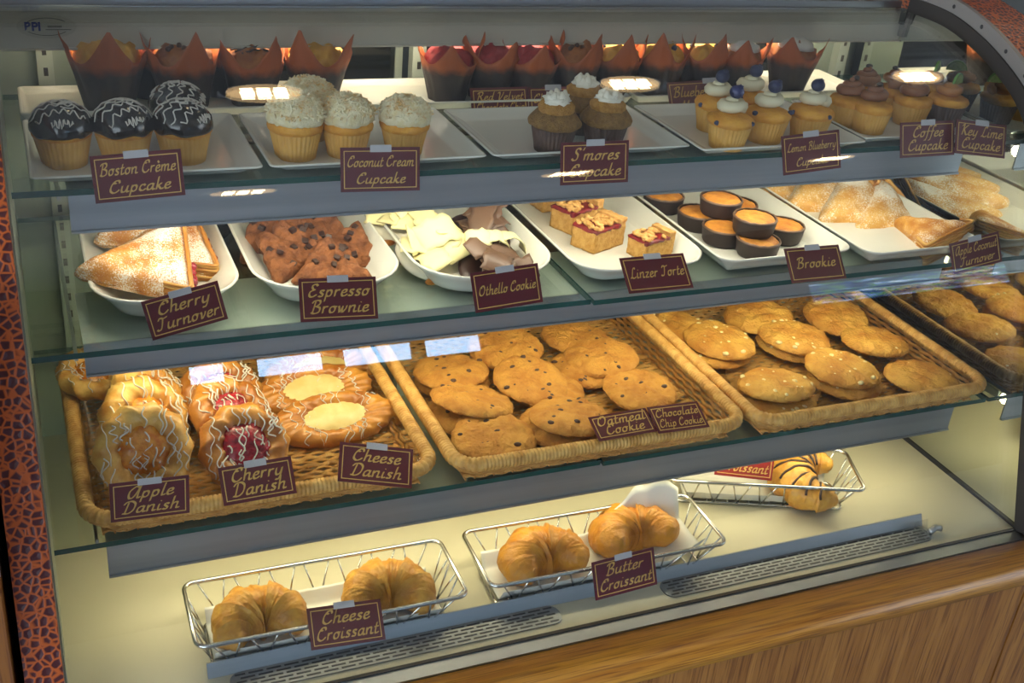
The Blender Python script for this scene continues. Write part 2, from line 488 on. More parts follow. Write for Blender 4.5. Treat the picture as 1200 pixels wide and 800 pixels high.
# ------------------------------------------------------------------ the display case
K = 1.0227
PROF = cr([(p[0] * K, H + p[1] * K, 0) for p in [(1.62, -.357), (1.576, -.357), (1.494, -.361), (1.42, -.379), (1.355, -.405), (1.306, -.433), (1.262, -.475), (1.228, -.53), (1.195, -.61), (1.165, -.70), (1.115, -.87), (1.05, -1.08)]], 8)
PROF = [Vector((p.x, p.y)) for p in PROF]          # (y, z) from the roof edge down to the counter


def offset(d):
    out = []
    for i, p in enumerate(PROF):
        t = (PROF[min(i + 1, len(PROF) - 1)] - PROF[max(i - 1, 0)]).normalized()
        nn = Vector((t.y, -t.x))
        if nn.y < 0 and nn.x > 0: nn = -nn
        if i < 6 and nn.y < 0: nn = -nn
        if nn.x > 0: nn = -nn
        out.append(p + nn * d)
    return out


RAILY, BACK = 1.642, 1.80
ROOF = H - .366
case = thing('display_case', 'glass fronted bakery display case with curved front, glass shelves and giraffe pattern ends', 'display case', (0, 0, 0))


def case_parts():
    o45 = offset(.046)
    end = [(BACK + .05, ROOF + .046)] + [tuple(p) for p in o45 if p.y > DECK + .004] + [(PROF[-1].x - .046, DECK + .0035), (BACK + .05, DECK + .0035)]
    MB().prism_x(end, -.060, XL).build('end_panel', M['giraffe'], case, smooth=False)
    MB().prism_x(end, XR + .002, XR + .095).build('end_panel', M['giraffe'], case, smooth=False)
    # mirror on the inside of the right end
    mir = [(BACK, ROOF)] + [tuple(p) for p in PROF] + [(PROF[-1].x, DECK), (BACK, DECK)]
    MB().prism_x(mir, XR - .001, XR + .0015).build('end_mirror', M['mirror'], case, smooth=False)
    MB().box(XR - .005, XR - .001, 1.08, BACK, DECK, DECK + .005).build('mirror_seal', M['black'], case, smooth=False)
    MB().prism_x(mir, XL - .001, XL + .002).build('end_lining', M['inner'], case, smooth=False)
    # gasket and screw trim following the arch of the right end
    for nm, a, b, x, mm in (('gasket', 0, .025, XR - .012, 'dark'), ('arch_trim', .025, .047, XR - .008, 'trim')):
        A, B = offset(a), offset(b); n = len(A)
        m = MB(); V = []
        for q in (x, XR + .0016): V += [(q, p.x, p.y) for p in A] + [(q, p.x, p.y) for p in B]
        Fc = []
        for i in range(n - 1):
            Fc += [(i, i + 1, n + i + 1, n + i), (2 * n + i, 3 * n + i, 3 * n + i + 1, 2 * n + i + 1), (n + i, n + i + 1, 3 * n + i + 1, 3 * n + i), (i, 2 * n + i, 2 * n + i + 1, i + 1)]
        m.add(V, Fc)
        tr = m.build(nm, M[mm], case, smooth=False)
        if nm == 'arch_trim':
            mid = offset(.036)
            for i in range(2, n, 7):
                MB().ball((x, mid[i].x, mid[i].y), .0035, 10, 6, (.5, 1, 1)).build('screw', M['black'], tr)
    # curved front glass, 5 mm thick
    A, B = PROF, offset(.005); n = len(A); V = []
    for q in (XL + .001, XR - .002): V += [(q, p.x, p.y) for p in A] + [(q, p.x, p.y) for p in B]
    Fc = []
    for i in range(n - 1):
        Fc += [(i, i + 1, 2 * n + i + 1, 2 * n + i), (n + i, 3 * n + i, 3 * n + i + 1, n + i + 1)]
    MB().add(V, Fc).build('front_glass', M['glass'], case)
    # roof and lamp housing
    MB().box(XL, XR, RAILY + .016, BACK, ROOF, ROOF + .012).build('roof_panel', M['steel'], case, smooth=False)
    rb = H - .2568 * RAILY
    h = MB()
    h.box(XL + .003, XR - .003, RAILY, RAILY + .003, rb, ROOF - .001)
    h.box(XL + .003, XR - .003, RAILY + .003, RAILY + .075, ROOF - .012, ROOF - .008)
    h.box(XL + .003, XR - .003, RAILY - .004, RAILY, rb, rb + .003)
    rail = h.build('lamp_housing', M['rail'], case, smooth=False)
    MB().tube([(.06, RAILY + .019, rb + .020), (1.42, RAILY + .019, rb + .020)], .012, 8).build('lamp_tube', emis('top_tube', '#fff0d6', TUBE_TOP), rail)
    st = MB().lathe([(.03, 0), (.03, .0004)], 40, T=Matrix.Translation((.05, RAILY - .0005, H - .238 * RAILY)) @ Matrix.Rotation(PI / 2, 4, 'X') @ Matrix.Diagonal((1.25, .52, 1, 1))).build('maker_sticker', mat('sticker_film', '#c2bba9', rough=.28, metal=.2), rail, smooth=False)
    cx, cz, y = .05, H - .238 * RAILY, RAILY - .0015
    m = MB()
    for s_ in (1, -1):
        m.tube([(cx + .028 * math.cos(a), y, cz + s_ * .0115 * math.sin(a)) for a in [math.radians(d) for d in range(35, 150, 8)]], .00035, 4)
    m.box(cx - .002, cx + .03, y - .0003, y, cz - .0042, cz - .0034)
    for i in range(9): m.box(cx + .001 + i * .002, cx + .0022 + i * .002, y - .0003, y, cz - .001, cz + .0015)
    m.build('sticker_print', M['black'], st, smooth=False)
    cu = bpy.data.curves.new('maker_letters', 'FONT'); cu.body = 'BPI'; cu.size = .0155; cu.offset = .0006; cu.extrude = .0001
    fo = bpy.data.objects.new('maker_letters', cu); C.objects.link(fo); fo.parent = st
    fo.location = (cx - .028, y - .0003, cz - .0048); fo.rotation_euler = (PI / 2, 0, 0); cu.materials.append(M['blue'])
    me = bpy.data.meshes.new_from_object(fo); mo = bpy.data.objects.new('blue_lettering', me); C.objects.link(mo); mo.parent = st
    mo.matrix_basis = fo.matrix_basis.copy(); bpy.data.objects.remove(fo)
    # deck with air grilles and the metal channels at its front
    MB().box(XL, XR, PROF[-1].x + .008, BACK, DECK - .03, DECK).build('deck', M['deck'], case, smooth=False)
    for x0, x1 in ((.175, .645), (.815, 1.325)):
        g = MB(); rows = 5
        y0, y1 = 1.093, 1.131
        g.loops([rrect((x1 - x0) / 2, (y1 - y0) / 2, .016, z, (x0 + x1) / 2, (y0 + y1) / 2) for z in (DECK + .0003, DECK + .0022)])
        gr = g.build('air_grille', M['grille'], case, smooth=False)
        sl = MB(); L = .0235
        for r_ in range(rows):
            yy = y0 + .0055 + r_ * (y1 - y0 - .011) / (rows - 1)
            x = x0 + .012 + (L / 2 if r_ % 2 else 0) - L / 2
            while x < x1 - .012:
                a, b = max(x + .002, x0 + .008), min(x + L - .0025, x1 - .008)
                if b - a > .004: sl.box(a, b, yy - .0013, yy + .0013, DECK + .0021, DECK + .0026)
                x += L
        sl.build('grille_slots', M['black'], gr, smooth=False)
    d = MB()
    d.prism_x([(1.131, DECK + .0005), (1.134, DECK + .0005), (1.143, DECK + .018), (1.140, DECK + .019)], .150, 1.33)
    d.build('air_deflector', M['apron'], case, smooth=False)
    MB().box(XL, XR, 1.0715, 1.077, DECK, DECK + .005).build('glass_gasket', M['black'], case, smooth=False)
    MB().box(XL, XR + .35, 1.0497, 1.0715, DECK - .030, DECK + .003).build('front_channel', M['steel'], case, smooth=False)
    # rear: posts, dark sliding doors, bottom track
    MB().box(XL, XR, BACK, BACK + .03, DECK, DECK + .04).build('rear_track', M['steel'], case, smooth=False)
    for x0, x1 in ((XL + .02, .60), (.63, 1.46)):
        fr = MB()
        fr.box(x0, x0 + .012, BACK + .003, BACK + .02, DECK + .04, ROOF).box(x1 - .012, x1, BACK + .003, BACK + .02, DECK + .04, ROOF).box(x0 + .012, x1 - .012, BACK + .003, BACK + .02, DECK + .04, DECK + .06)
        dr = fr.build('sliding_door', M['post'], case, smooth=False)
        MB().box(x0 + .012, x1 - .012, BACK + .008, BACK + .014, DECK + .04, ROOF).build('door_pane', M['doorglass'], dr, smooth=False)
    MB().box(XL + .002, .13, BACK - .03, BACK + .002, DECK, ROOF).build('corner_panel', M['inner'], case, smooth=False)
    MB().box(1.36, XR - .002, BACK - .03, BACK + .002, DECK, ROOF).build('corner_panel', M['inner'], case, smooth=False)
    for x in (.035, .60, 1.45):
        p = MB().box(x, x + .022, BACK - .05, BACK - .028, DECK, ROOF).build('upright', M['post'], case, smooth=False)
        m = MB()
        z = DECK + .05
        while z < ROOF - .04:
            m.box(x + .008, x + .014, BACK - .0506, BACK - .0495, z, z + .012); z += .03
        m.build('upright_slots', M['black'], p, smooth=False)
    # shelves: two panes each, brackets, apron with lamp
    for z, yf, ya, zb, k, nm, xs in ((S1, 1.353, 1.363, 1.049, TUBE_A, 'a', .735), (S2, 1.30, 1.338, .864, TUBE_B, 'b', .735), (S3, 1.22, 1.226, .631, TUBE_DECK, 'c', .742)):
        for x0, x1, e in ((XL + .004, xs - .0015, 0), (xs + .0015, XR - .004, .004)):
            m = MB(); zt = z - (0.0005)
            V = [(x, y, q) for x in (x0, x1) for y in (yf - e, BACK - .055) for q in (zt - GL, zt)]
            m.add(V, [(0, 2, 6, 4), (1, 5, 7, 3)], 0)
            m.add(V, [(0, 1, 3, 2), (4, 6, 7, 5), (0, 4, 5, 1), (2, 3, 7, 6)], 1)
            m.build('glass_shelf', [M['shelf'], M['edge']], case, smooth=False)
        a = MB(); zt = z - GL - .002
        a.box(.046, 1.428, ya, ya + .0025, zb, zt)
        a.box(.046, 1.428, ya - .003, ya, zb, zb + .003)
        ap = a.build('shelf_apron', M['apron'], case, smooth=False)
        MB().box(.046, 1.428, ya + .0026, ya + .15, zt - .002, zt).build('lamp_reflector', M['reflector'], ap, smooth=False)
        MB().tube([(.07, ya + .03, zb + .022), (1.40, ya + .03, zb + .022)], .010, 8).build('lamp_tube', emis('tube_' + nm, '#fff2c8' if nm != 'a' else '#fff3dd', k), ap)
        for x in (.036, .737, 1.436):
            b = MB()
            b.prism_x([(yf + .02, zt), (BACK - .03, zt), (BACK - .03, zt - .05), (yf + .05, zt - .014), (yf + .02, zt - .012)], x - .002, x + .002)
            b.build('shelf_bracket', M['steel'], case, smooth=False)


case_parts()

counter = thing('oak_counter', 'oak counter base with a rounded wooden ledge below the glass case', 'counter', (0, 0, 0))
led = []
for y, z in ((1.049, DECK - .03), (1.049, DECK), (.996, DECK)): led.append((y, z))
for k in range(9):
    a = math.radians(90 + 10 * k); led.append((.992 + .014 * math.cos(a), DECK - .014 + .014 * math.sin(a)))
led += [(.978, DECK - .020), (.982, DECK - .024), (.982, DECK - .03)]
MB().prism_x(led, -.064, XR + .35).build('ledge', M['oak_ledge'], counter)
MB().box(-.064, 1.44, .990, 1.02, .08, DECK - .030).build('front_panel', M['oak_panel'], counter, smooth=False)
MB().box(1.444, XR + .35, .990, 1.02, .08, DECK - .030).build('front_panel', M['oak_panel'], counter, smooth=False)
MB().box(-.064, XR + .35, 1.03, 1.78, .0, .08).build('plinth', M['dark'], counter, smooth=False)
MB().box(-.064, XR + .35, 1.0495, 1.85, DECK - .05, DECK - .0305).build('bed', M['oak_panel'], counter, smooth=False)
MB().box(XR + .0025, XR + .35, 1.0725, 1.85, DECK - .0305, DECK + .003).build('end_top', M['oak_ledge'], counter, smooth=False)
MB().box(-.064, XL - .0005, 1.0495, 1.85, DECK - .0305, DECK + .003).build('end_top', M['oak_ledge'], counter, smooth=False)
cab = thing('oak_cabinet', 'brown oak cabinet with a white edge at the far left beside the giraffe pattern panel', 'cabinet', (-.3, 1.2, 0))
MB().box(-.2, .230, -.15, .5, .0, .805).build('body', wood('oak_side', '#7d4a18', '#9a6424', 2), cab, smooth=False)
MB().box(-.2, .233, -.158, .5, .805, .835).build('white_edge', mat('white_laminate', '#cfd0d8', rough=.4), cab, smooth=False)
MB().box(-.2, .228, -.15, .5, .835, 1.08).build('back_panel', mat('beige_laminate', '#a58a68', rough=.6), cab, smooth=False)

# ------------------------------------------------------------------ platters and trays
def platter(x0, x1, y0, y1, z, h, rf, rb, flare, label, group, cat='platter', name='serving_platter'):
    cx, cy = (x0 + x1) / 2, (y0 + y1) / 2; hx, hy = (x1 - x0) / 2, (y1 - y0) / 2
    t = .0035; L = []
    f = lambda d, zz: rrect(hx - d, hy - d, max(.004, rf - d), zz, 0, 0, 8, max(.004, rb - d))
    L.append(f(flare + .004, 0)); L.append(f(flare, .002))
    for k in range(1, 5):
        q = k / 4; L.append(f(flare * (1 - q ** 1.3), .002 + (h - .004) * q))
    L += [f(0.0, h - .001), f(.001, h), f(t, h), f(t + .001, h - .001)]
    for k in range(3, -1, -1):
        q = k / 4; L.append(f(flare * (1 - q ** 1.3) + t, .002 + t + (h - .004 - t) * q))
    L.append(f(flare + t + .004, .002 + t - .0005))
    o = MB().loops(L).build(name, M['china'])
    o.location = (cx, cy, z + .0003)
    return tag(o, label, cat, group)


g1, g2, g3 = 'square platters in the front row of the top shelf', 'long trays at the back of the top shelf', 'long white platters on the middle shelf'
TZ = .005                                             # food stands this far above the shelf in a platter
YF = 1.352
platter(.006, .276, YF, 1.575, S1, .016, .008, .008, .022, 'white square platter under the chocolate glazed cupcakes', g1)
platter(.284, .576, YF, 1.572, S1, .016, .008, .008, .022, 'white square platter under the coconut cupcakes', g1)
platter(.584, .893, YF, 1.56, S1, .016, .008, .008, .022, 'white square platter under the crumb cupcakes with white meringue', g1)
platter(.901, 1.196, YF - .02, 1.55, S1, .016, .008, .008, .022, 'white square platter under the blueberry topped cupcakes', g1)
platter(1.203, 1.478, YF - .005, 1.55, S1, .016, .008, .008, .022, 'white square platter under the mocha and lime cupcakes', g1)
platter(.005, .43, 1.605, 1.735, S1, .014, .008, .008, .006, 'long white tray under the left group of muffins', g2, 'tray', 'muffin_tray')
platter(.44, .93, 1.60, 1.735, S1, .014, .008, .008, .006, 'long white tray with an empty left end under the middle muffins', g2, 'tray', 'muffin_tray')
platter(.938, 1.40, 1.60, 1.735, S1, .014, .008, .008, .006, 'long white tray under the white topped muffins', g2, 'tray', 'muffin_tray')
platter(.062, .252, 1.345, 1.70, S2, .038, .07, .03, .030, 'deep white platter with rounded end holding cherry turnovers', g3)
platter(.268, .476, 1.34, 1.70, S2, .038, .08, .03, .030, 'deep white platter with rounded end holding dark chunky brownies', g3)
platter(.492, .706, 1.325, 1.70, S2, .038, .085, .03, .030, 'deep white platter holding cookies covered in chocolate shavings', g3)
platter(.730, .955, 1.325, 1.70, S2, .030, .06, .03, .026, 'white platter holding four layered nut bars', g3)
platter(.965, 1.215, 1.318, 1.70, S2, .030, .03, .02, .026, 'white platter holding round dark cupped cookies', g3)
platter(1.228, 1.474, 1.30, 1.70, S2, .028, .03, .02, .026, 'white platter holding sugar dusted turnovers at the right end', g3)


# ------------------------------------------------------------------ cupcakes
def pleat(n, amp):
    return lambda th, i, r, z: (r + amp * abs(math.sin(n * th / 2)) * (.35 + .65 * z / .036), z)


def swirl(turns, r0, z0, z1, tr, m):
    pts = []; N = int(turns * 26)
    for i in range(N + 1):
        q = i / N; a = 2 * PI * turns * q; rr = r0 * (1 - q) ** .75
        pts.append((rr * math.cos(a), rr * math.sin(a), z0 + (z1 - z0) * q))
    m.tube(pts, lambda i: tr * (1 - .55 * i / N), 8)
    return m


def cake_base(t, linermat, cakemat, seed, bulge=.036, top=.056, lh=.036):
    MB().lathe([(.0255, 0), (.027, .012), (.0315, lh)], 132, pleat(33, .0024)).build('baking_cup', M[linermat], t)
    MB().lathe([(.0295, lh - .004), (.0315, lh), (bulge - .001, lh + .003), (bulge, lh + .007), (bulge - .003, lh + .012), (bulge * .72, top - .004), (bulge * .35, top), (.001, top + .001)], 40,
               lambda th, i, r, z: (r * (1 + .05 * noise.noise(Vector((math.cos(th) * 2, math.sin(th) * 2, z * 50 + seed)))), z + .002 * noise.noise(Vector((r * 60 * math.cos(th), r * 60 * math.sin(th), seed))))).build('cake', M[cakemat], t)


def boston(seed):
    t = thing('boston_creme_cupcake', '', 'cupcake', group='chocolate glazed cupcakes with white drizzle')
    cake_base(t, 'liner', 'cake', seed, .036, .058)
    prof = [(.036, .041), (.0372, .0435), (.0372, .05), (.0355, .057), (.031, .064), (.024, .0705), (.014, .075), (.001, .0765)]
    g = MB().lathe(prof, 44, lambda th, i, r, z: (r, z - (.004 * noise.noise(Vector((math.cos(th) * 2.2, math.sin(th) * 2.2, seed))) if i < 3 else 0))).build('chocolate_glaze', M['glaze'], t)
    pr = [(r, z) for r, z in prof[1:]]

    def hz(r):
        for (r1, a), (r2, b) in zip(pr, pr[1:]):
            if r2 <= r <= r1: return a + (b - a) * (r1 - r) / max(1e-6, r1 - r2)
        return .0765
    m = MB(); q = random.Random(seed)
    for row in range(6):
        y = -.034 + row * .0125; w = math.sqrt(max(0, .0362 ** 2 - y * y)); pts = []
        for k in range(31):
            x = -w + 2 * w * k / 30; yy = y + .0035 * math.sin(k * 1.1 + row + seed); r = math.hypot(x, yy)
            if r < .0368: pts.append((x, yy, hz(r) + .0006))
        if len(pts) > 3: m.tube(pts, .0009, 5)
    for k in range(3):
        a0 = q.random() * 6; cxx, cyy = q.uniform(-.012, .012), q.uniform(-.012, .012)
        pts = [(cxx + .009 * math.cos(a0 + j * .35), cyy + .007 * math.sin(a0 + j * .35), 0) for j in range(17)]
        m.tube([(x, y_, hz(math.hypot(x, y_)) + .001) for x, y_, _ in pts], .0009, 5)
    m.build('white_drizzle', M['icing'], t)
    return t


def coco(seed):
    t = thing('coconut_cupcake', '', 'cupcake', group='coconut cream cupcakes')
    cake_base(t, 'liner', 'cake', seed, .037, .056)
    m = MB().lathe([(.030, .046), (.0365, .050), (.0375, .058), (.0345, .068), (.027, .0765), (.015, .082), (.001, .083)], 40,
                   lambda th, i, r, z: (r * (1 + .10 * noise.noise(Vector((math.cos(th) * 3, math.sin(th) * 3, z * 90 + seed)))), z + .006 * noise.noise(Vector((math.cos(th) * r * 130, math.sin(th) * r * 130, seed)))))
    fr = m.build('coconut_frosting', M['coconut'], t)
    q = random.Random(seed); s_ = MB()
    for k in range(330):
        a = q.random() * 2 * PI; u = q.random()
        r = .038 * math.sqrt(u) ** .8; z = .0515 + .0325 * math.sqrt(max(0, 1 - (r / .0388) ** 2))
        d = Vector((q.gauss(0, 1), q.gauss(0, 1), q.gauss(0, .6))).normalized() * .0052
        c = Vector((r * math.cos(a), r * math.sin(a), z))
        s_.tube([c - d, c + d * .2 + Vector((0, 0, .0006)), c + d], .0012, 4)
    s_.build('coconut_shreds', M['shred'], fr, smooth=False)
    return t


def smore(seed):
    t = thing('smores_cupcake', '', 'cupcake', group='crumb cupcakes with meringue peaks')
    cake_base(t, 'darkliner', 'smorecake', seed, .039, .062)
    nz = lambda th, i, r, z: (r * (1 + .09 * noise.noise(Vector((math.cos(th) * 5, math.sin(th) * 5, z * 160 + seed)))), z)
    MB().lathe([(.024, .056), (.0265, .060), (.0265, .066), (.022, .071), (.001, .073)], 36, nz).build('toasted_crumb_rim', M['toast'], t)
    m = MB(); q = random.Random(seed)
    m.ball((0, 0, .073), .0185, 28, 18, (1, 1, .62), .45, 190, seed=seed)
    for k in range(5):
        a = k * 1.25 + seed; rr = .009
        c = Vector((rr * math.cos(a), rr * math.sin(a), .077))
        m.tube([c, c + Vector((.002 * math.cos(a), .002 * math.sin(a), .0045)), c + Vector((q.uniform(-.003, .003), q.uniform(-.003, .003), .0085 + q.uniform(0, .003)))], lambda i: (.0072, .0056, .0020)[i], 8)
    m.build('meringue', M['meringue'], t)
    return t


def lemon(seed):
    t = thing('lemon_blueberry_cupcake', '', 'cupcake', group='lemon cupcakes with cream and a blueberry')
    cake_base(t, 'liner', 'cake', seed, .036, .055)
    q = random.Random(seed)
    for k in range(2):
        a = (-.75, -2.9)[k] + q.uniform(-.35, .35); r = .033
        MB().ball((r * math.cos(a), r * math.sin(a), .044 + q.uniform(-.002, .006)), .0048, 12, 8, (1, 1, .8)).build('baked_blueberry', M['berry'], t)
    m = swirl(1.9, .0185, .060, .076, .0108, MB()); m.ball((0, 0, .064), .014, 14, 8, (1, 1, .8))
    cr_ = m.build('cream_swirl', M['cream'], t)
    b = MB().ball((0, -.003, .0865), .0110, 18, 12, (1, 1, .92))
    b.lathe([(.0035, 0), (.0042, .0012), (.0028, .0012), (.0022, .0003)], 10, lambda th, i, r, z: (r * (1 + .25 * math.cos(5 * th)), z), T=Matrix.Translation((.002, -.008, .0955)) @ Matrix.Rotation(.45, 4, 'X'))
    b.build('blueberry', M['berry'], t)
    return t


def coffee(seed):
    t = thing('coffee_cupcake', '', 'cupcake', group='cupcakes with mocha swirl')
    cake_base(t, 'liner', 'cake', seed, .034, .054)
    m = swirl(2.4, .0195, .058, .080, .0092, MB()); m.ball((0, 0, .062), .014, 14, 8, (1, 1, .8))
    m.build('mocha_swirl', M['mocha'], t)
    b = MB().ball((0, -.004, .083), .0066, 14, 10, (1, .75, .6)); b.build('coffee_bean', M['bean'], t)
    return t


def keylime(seed):
    t = thing('key_lime_cupcake', '', 'cupcake', group='caramel frosted cupcakes with a lime wedge')
    cake_base(t, 'darkliner', 'cake', seed, .035, .052)
    m = swirl(2.0, .0215, .057, .070, .0082, MB()); m.ball((0, 0, .060), .018, 16, 8, (1, 1, .7))
    m.build('caramel_swirl', M['lime_frost'], t)
    # lime wedge: half disc slice standing in the frosting
    T = Matrix.Translation((.014, .004, .070)) @ Matrix.Rotation(math.radians(25), 4, 'Z') @ Matrix.Rotation(math.radians(90), 4, 'X')
    n = 16; V = []
    for z in (-.002, .002): V += [(0, 0, z)] + [(.017 * math.cos(PI * k / n), .017 * math.sin(PI * k / n), z) for k in range(n + 1)]
    N = n + 2
    Fc = [tuple(range(N - 1, -1, -1)), tuple(range(N, 2 * N)), (0, 1, N + 1, N), (N - 1, 0, N, 2 * N - 1)]
    w = MB().add(V, Fc, 0, T).build('lime_slice', M['lime'], t, smooth=False)
    k2 = MB(); V = []
    for z in (-.0022, .0022):
        for r in (.0168, .0186): V += [(r * math.cos(PI * k / n), r * math.sin(PI * k / n), z) for k in range(n + 1)]
    q = n + 1; Fc = []
    for k in range(n):
        Fc += [(k, k + 1, q + k + 1, q + k), (2 * q + k, 3 * q + k, 3 * q + k + 1, 2 * q + k + 1), (q + k, q + k + 1, 3 * q + k + 1, 3 * q + k)]
    k2.add(V, Fc, 0, T).build('rind', M['limeskin'], w, smooth=False)
    return t


def at1(u, v, d=.027):
    p = onz(u, v, S1 + TZ); return Vector((p.x, p.y + d, p.z))


KB = Kind(boston(1), boston(2))
for i, (u, v, l) in enumerate([(78, 200, 'chocolate glazed cupcake with white drizzle, leftmost on its platter'), (150, 197, 'chocolate glazed drizzled cupcake behind the left end of its maroon card'),
                               (220, 195, 'chocolate glazed drizzled cupcake beside the right edge of its maroon card'), (214, 172, 'chocolate glazed drizzled cupcake mostly hidden behind the front right one')]):
    KB.put(at1(u, v), (0, 0, i * .4), l, 1.0, i)
KC = Kind(coco(3), coco(4))
for i, (u, v, s_, l) in enumerate([(352, 191, 1.0, 'coconut covered cupcake at the left with the tallest frosting mound'), (412, 188, .95, 'middle coconut covered cupcake above its maroon card'), (480, 186, .92, 'right coconut cupcake with a thinner flat topping'), (366, 168, .98, 'coconut cupcake peeking from behind the tallest one')]):
    KC.put(at1(u, v), (0, 0, i * 1.3), l, s_, i)
KS = Kind(smore(5), smore(6))
for i, (u, v, l) in enumerate([(656, 183, 'brown crumb cupcake with meringue, front left of three'), (716, 179, 'brown crumb cupcake with toasted meringue, front right of three'), (688, 160, 'brown crumb cupcake with meringue, standing behind the other two')]):
    KS.put(at1(u, v), (0, 0, i * 1.7), l, .97, i)
KL = Kind(lemon(7), lemon(8))
for i, (u, v, l) in enumerate([(862, 179, 'lemon cupcake with cream and a large blueberry, frontmost of its platter'), (906, 171, 'lemon blueberry cupcake directly behind its tilted maroon card'), (846, 158, 'lemon blueberry cupcake at the back left corner of its platter'),
                               (884, 150, 'lemon blueberry cupcake at the back with cream leaning over'), (957, 168, 'lemon blueberry cupcake at the right end of its platter')]):
    KL.put(at1(u, v), (0, 0, (0, .3, -.2, .5, -.4)[i]), l, .97, i)
KF = Kind(coffee(9), coffee(10))
for i, (u, v, l) in enumerate([(1028, 159, 'golden cupcake with mocha swirl and coffee bean, front centre of its group'), (1000, 151, 'golden cupcake with mocha swirl, leftmost of its group'), (1075, 150, 'golden cupcake with flat mocha swirl above the coffee card'),
                               (1018, 136, 'mocha swirl cupcake behind the leftmost one'), (1050, 138, 'mocha swirl cupcake behind the front centre one')]):
    KF.put(at1(u, v, .025), (0, 0, i * .9), l, .93, i)
KK = Kind(keylime(11), keylime(12))
for i, (u, v, l) in enumerate([(1116, 150, 'caramel frosted cupcake with lime slice above the key lime card'), (1094, 134, 'caramel frosted cupcake with lime slice behind the mocha cupcakes')]):
    KK.put(at1(u, v, .025), (0, 0, .2 * i), l, .95, i)


# ------------------------------------------------------------------ muffins in tulip papers
def muffin(seed, topmat, extra=None):
    t = thing('tulip_muffin', '', 'muffin', group='muffins in brown tulip papers')
    q = random.Random(seed); ph = q.random() * 6

    def rim(th):
        c = 1 - abs(math.sin(2 * th + ph)) ** .95
        return .060 + .044 * c * (1 + .18 * math.sin(th + seed)), .044 + .010 * c
    m = MB(); n = 96; rows = 9; V = []
    for side in (0, 1):
        for i in range(rows + 1):
            f = i / rows
            for k in range(n):
                th = 2 * PI * k / n; hz_, rr = rim(th)
                z = hz_ * f; r = .029 + (rr - .029) * f ** 1.1
                r += .0012 * math.sin(14 * th + 3 * f) * f + .002 * noise.noise(Vector((math.cos(th) * 2, math.sin(th) * 2, f * 2 + seed))) + .0022 * f * noise.noise(Vector((math.cos(th) * 9, math.sin(th) * 9, f * 5 + seed)))
                V.append(((r - .0007 * side) * math.cos(th), (r - .0007 * side) * math.sin(th), z))
    N = (rows + 1) * n; Fc = []
    for i in range(rows):
        for k in range(n):
            a, b, c, d = i * n + k, i * n + (k + 1) % n, (i + 1) * n + (k + 1) % n, (i + 1) * n + k
            Fc += [(a, b, c, d), (a + N, d + N, c + N, b + N)]
    for k in range(n): Fc.append((rows * n + k, rows * n + (k + 1) % n, N + rows * n + (k + 1) % n, N + rows * n + k))
    Fc.append(tuple(range(n - 1, -1, -1)))
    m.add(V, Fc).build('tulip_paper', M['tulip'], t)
    MB().lathe([(.027, .004), (.036, .05), (.0385, .058), (.037, .066), (.033, .071), (.028, .0755), (.022, .079), (.016, .0805), (.008, .081), (.001, .0815)], 40,
               lambda th, i, r, z: (min(r * (1 + .06 * noise.noise(Vector((math.cos(th) * 3, math.sin(th) * 3, z * 60 + seed)))), .041), z + (.011 * noise.noise(Vector((math.cos(th) * r * 85, math.sin(th) * r * 85, seed))) if i > 2 else 0))).build('muffin_top', M[topmat], t)
    if extra == 'berry':
        for k in range(5):
            a = q.random() * 6.28; r = q.uniform(.008, .027)
            MB().ball((r * math.cos(a), r * math.sin(a), .061 + .021 * math.sqrt(1 - (r / .04) ** 2)), .0048, 10, 8).build('baked_blueberry', M['berry'], t)
    if extra == 'glaze':
        m2 = MB()
        for k in range(5):
            y = -.02 + k * .01; w = math.sqrt(.03 ** 2 - y * y)
            m2.tube([(-w + 2 * w * j / 12, y + .003 * math.sin(j * 1.7 + k), .064 + .0205 * math.sqrt(max(0, 1 - ((-w + 2 * w * j / 12) ** 2 + y * y) / .04 ** 2))) for j in range(13)], .0015, 5)
        m2.build('chocolate_drizzle', M['chunk'], t)
    if extra == 'sugar':
        m2 = MB().lathe([(.033, .072), (.030, .080), (.016, .0865), (.001, .088)], 30, lambda th, i, r, z: (r * (1 + .12 * noise.noise(Vector((math.cos(th) * 4, math.sin(th) * 4, seed)))), z + .003 * noise.noise(Vector((math.cos(th) * r * 120, math.sin(th) * r * 120, seed + 5)))))
        m2.build('white_icing', M['icing'], t)
    if extra == 'chips':
        m2 = MB()
        for k in range(8):
            a = q.random() * 6.28; r = q.uniform(.005, .03)
            m2.ball((r * math.cos(a), r * math.sin(a), .062 + .021 * math.sqrt(1 - (r / .04) ** 2)), .0035, 8, 6)
        m2.build('chocolate_chips', M['chip'], t)
    return t


M['redvelvet'] = mat('red_velvet_top', '#8e1f22', '#a93030', 90, rough=.7, bump=.6)
M['yellowtop'] = mat('yellow_muffin_top', '#c98c2c', '#dba748', 60, rough=.7, bump=.6)
M['browntop'] = mat('brown_muffin_top', '#8a4f26', '#a8682f', 60, rough=.7, bump=.6)
MUF = dict(red=Kind(muffin(1, 'redvelvet')), choc=Kind(muffin(2, 'browntop', 'glaze')), chip=Kind(muffin(3, 'browntop', 'chips')), berry=Kind(muffin(4, 'yellowtop', 'berry')), plain=Kind(muffin(5, 'yellowtop')), ice=Kind(muffin(6, 'browntop', 'sugar')))


def at1b(u, y): return Vector((ony(u, 110, y).x, y, S1 + .0062))


